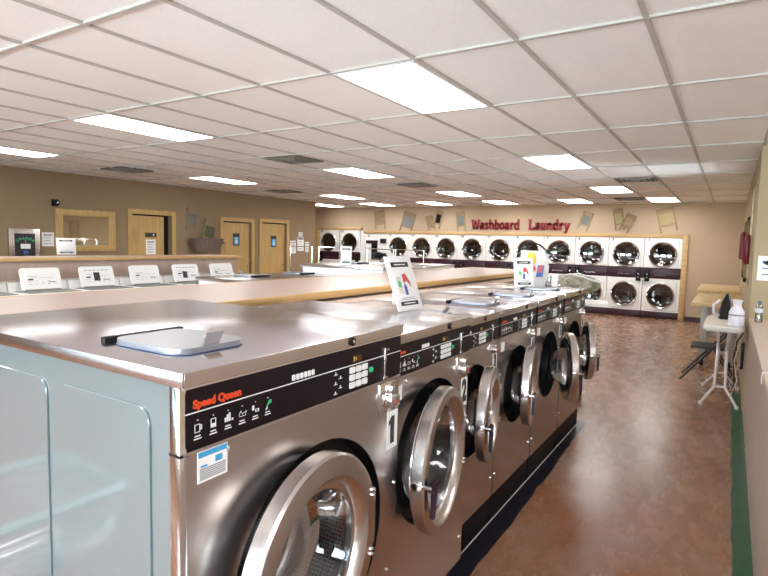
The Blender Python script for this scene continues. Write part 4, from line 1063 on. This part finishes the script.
f.tube([(-.04, .54, .205), (.04, .54, .205)], .010, 8); f.build('leg', 'wleg', t)
for (x, y) in ((-.165, -.30), (.165, -.30), (-.18, .66), (.18, .66)): MB().solid([(0, .02), (.035, .02)], (x, y, 0), 'z', 10).build('foot_cap', 'wleg', t)
# iron standing on its heel
t = thing('clothes_iron', 'black iron with a pale handle standing on the ironing board', 'iron', (-.0, 7.2, zb_ + .001), PI * .55); t.scale = (1.2, 1.2, 1.25)
b = MB(); b.prism([(-.02, 0), (.06, 0), (.06, .05), (.045, .14), (.02, .21), (.0, .235), (-.015, .14), (-.02, .05)], 'x', -.05, .05)
for v in b.bm.verts: v.co.x *= max(.15, 1 - (v.co.z / .25) ** 1.5)
b.build('iron_body', 'black', t, smooth=False)
MB().tube([(0, .06, .03), (0, .105, .05), (0, .11, .12), (0, .06, .17)], .012, 8).build('iron_handle', 'jug', t)
MB().prism([(-.05, 0), (.05, 0), (.045, .12), (.0, .235), (-.045, .12)], 'y', -.026, -.02).build('sole_plate', 'chrome', t, smooth=False)
t = thing('plastic_jug', 'white plastic jug standing at the near end of the ironing board', 'jug', (.085, 6.58, zb_ + .001))
b = MB(); b.solid([(0, .062), (.01, .070), (.10, .070), (.115, .064), (.125, .070), (.15, .066), (.19, .045), (.215, .036), (.245, .042), (.262, .052), (.268, .048)], (0, 0, 0), 'z', 32); b.build('jug_body', 'jug', t)
MB().lathe([(.108, .0672), (.116, .0655), (.122, .069)], (0, 0, 0), 'z', 32).build('jug_band', 'grey_ink', t)

# black folding chair
t = thing('folding_chair', 'black folding chair behind the ironing board, facing the aisle', 'chair', (-.12, 8.12, 0))
b = MB(); b.prism(rrect(-.24, .14, -.20, .20, .05, 4), 'z', .425, .455); b.build('seat', 'blackcloth', t)
MB().box(-.245, -.235, -.16, .16, .42, .45, bev=.003).build('seat_edge', 'palewood', t)
for s_ in (-1, 1):
    MB().tube([(-.34, s_ * .21, .013), (.0, s_ * .21, .44), (.26, s_ * .21, .80)], .014, 8).build('leg', 'blackcloth', t)
    MB().tube([(.26, s_ * .18, .013), (.02, s_ * .18, .42)], .012, 8).build('leg', 'blackcloth', t)
b = MB(); b.prism([(.14, .60), (.165, .59), (.29, .80), (.265, .81)], 'y', -.21, .21); b.build('backrest', 'blackcloth', t)
# cables hanging below the ironing board by the wall
for (nm, mt, pts, r, lab) in (('power_cord', 'cordw', [(.185, 7.05, .80), (.15, 7.1, .70), (.10, 7.1, .45), (.14, 7.05, .25), (.09, 7.0, .10), (.13, 6.9, .006)], .004, 'pale power cord hanging behind the ironing board'),
                              ('power_cord', 'black', [(.18, 7.25, .80), (.17, 7.28, .74), (.12, 7.3, .66), (.10, 7.32, .45), (.12, 7.3, .15), (.09, 7.35, .009)], .007, 'black power cord hanging by the right wall under the ironing board'),
                              ('power_cord', 'cordw', [(.17, 7.52, .8), (.10, 7.5, .6), (.15, 7.52, .35), (.08, 7.5, .12), (.11, 7.45, .006)], .003, 'thin pale cord dangling beside the black cord under the ironing board')):
    b = MB(); b.tube(pts, r, 6); tag(b.build(nm, mt), lab, 'cord', 'cords under the ironing board')
t = thing('outlet_box', 'dark outlet box low on the right wall under the ironing board', 'outlet', (.195, 7.45, .40)); MB().box(-.03, 0, -.06, .06, -.08, .22, bev=.004).build('box_body', 'dark', t); MB().box(-.033, -.03, -.04, .04, -.05, .02).build('socket_face', 'print', t, smooth=False)

# ------------------------------------------------------------------ light
wd = bpy.data.worlds.new('world'); S.world = wd; wd.use_nodes = True
nt = wd.node_tree; bg = nt.nodes['Background']; bg.inputs['Color'].default_value = (.82, .91, 1.0, 1); bg.inputs['Strength'].default_value = 13.0
for i, (a, b) in enumerate(wins):
    ld = bpy.data.lights.new('window_portal', 'AREA'); ld.shape = 'RECTANGLE'; ld.size = b - a; ld.size_y = 1.9; ld.cycles.is_portal = True
    lo = bpy.data.objects.new('window_portal', ld); COL.objects.link(lo); lo.location = ((a + b) / 2, YF - .2, 1.5); lo.rotation_euler = (PI / 2, 0, PI) if False else (-PI / 2, 0, PI)
    lo.rotation_euler = (math.radians(90), 0, 0)

S.view_settings.view_transform = 'Standard'; S.view_settings.look = 'None'; S.view_settings.gamma = 1; S.view_settings.use_curve_mapping = False
S.view_settings.exposure = 1.15
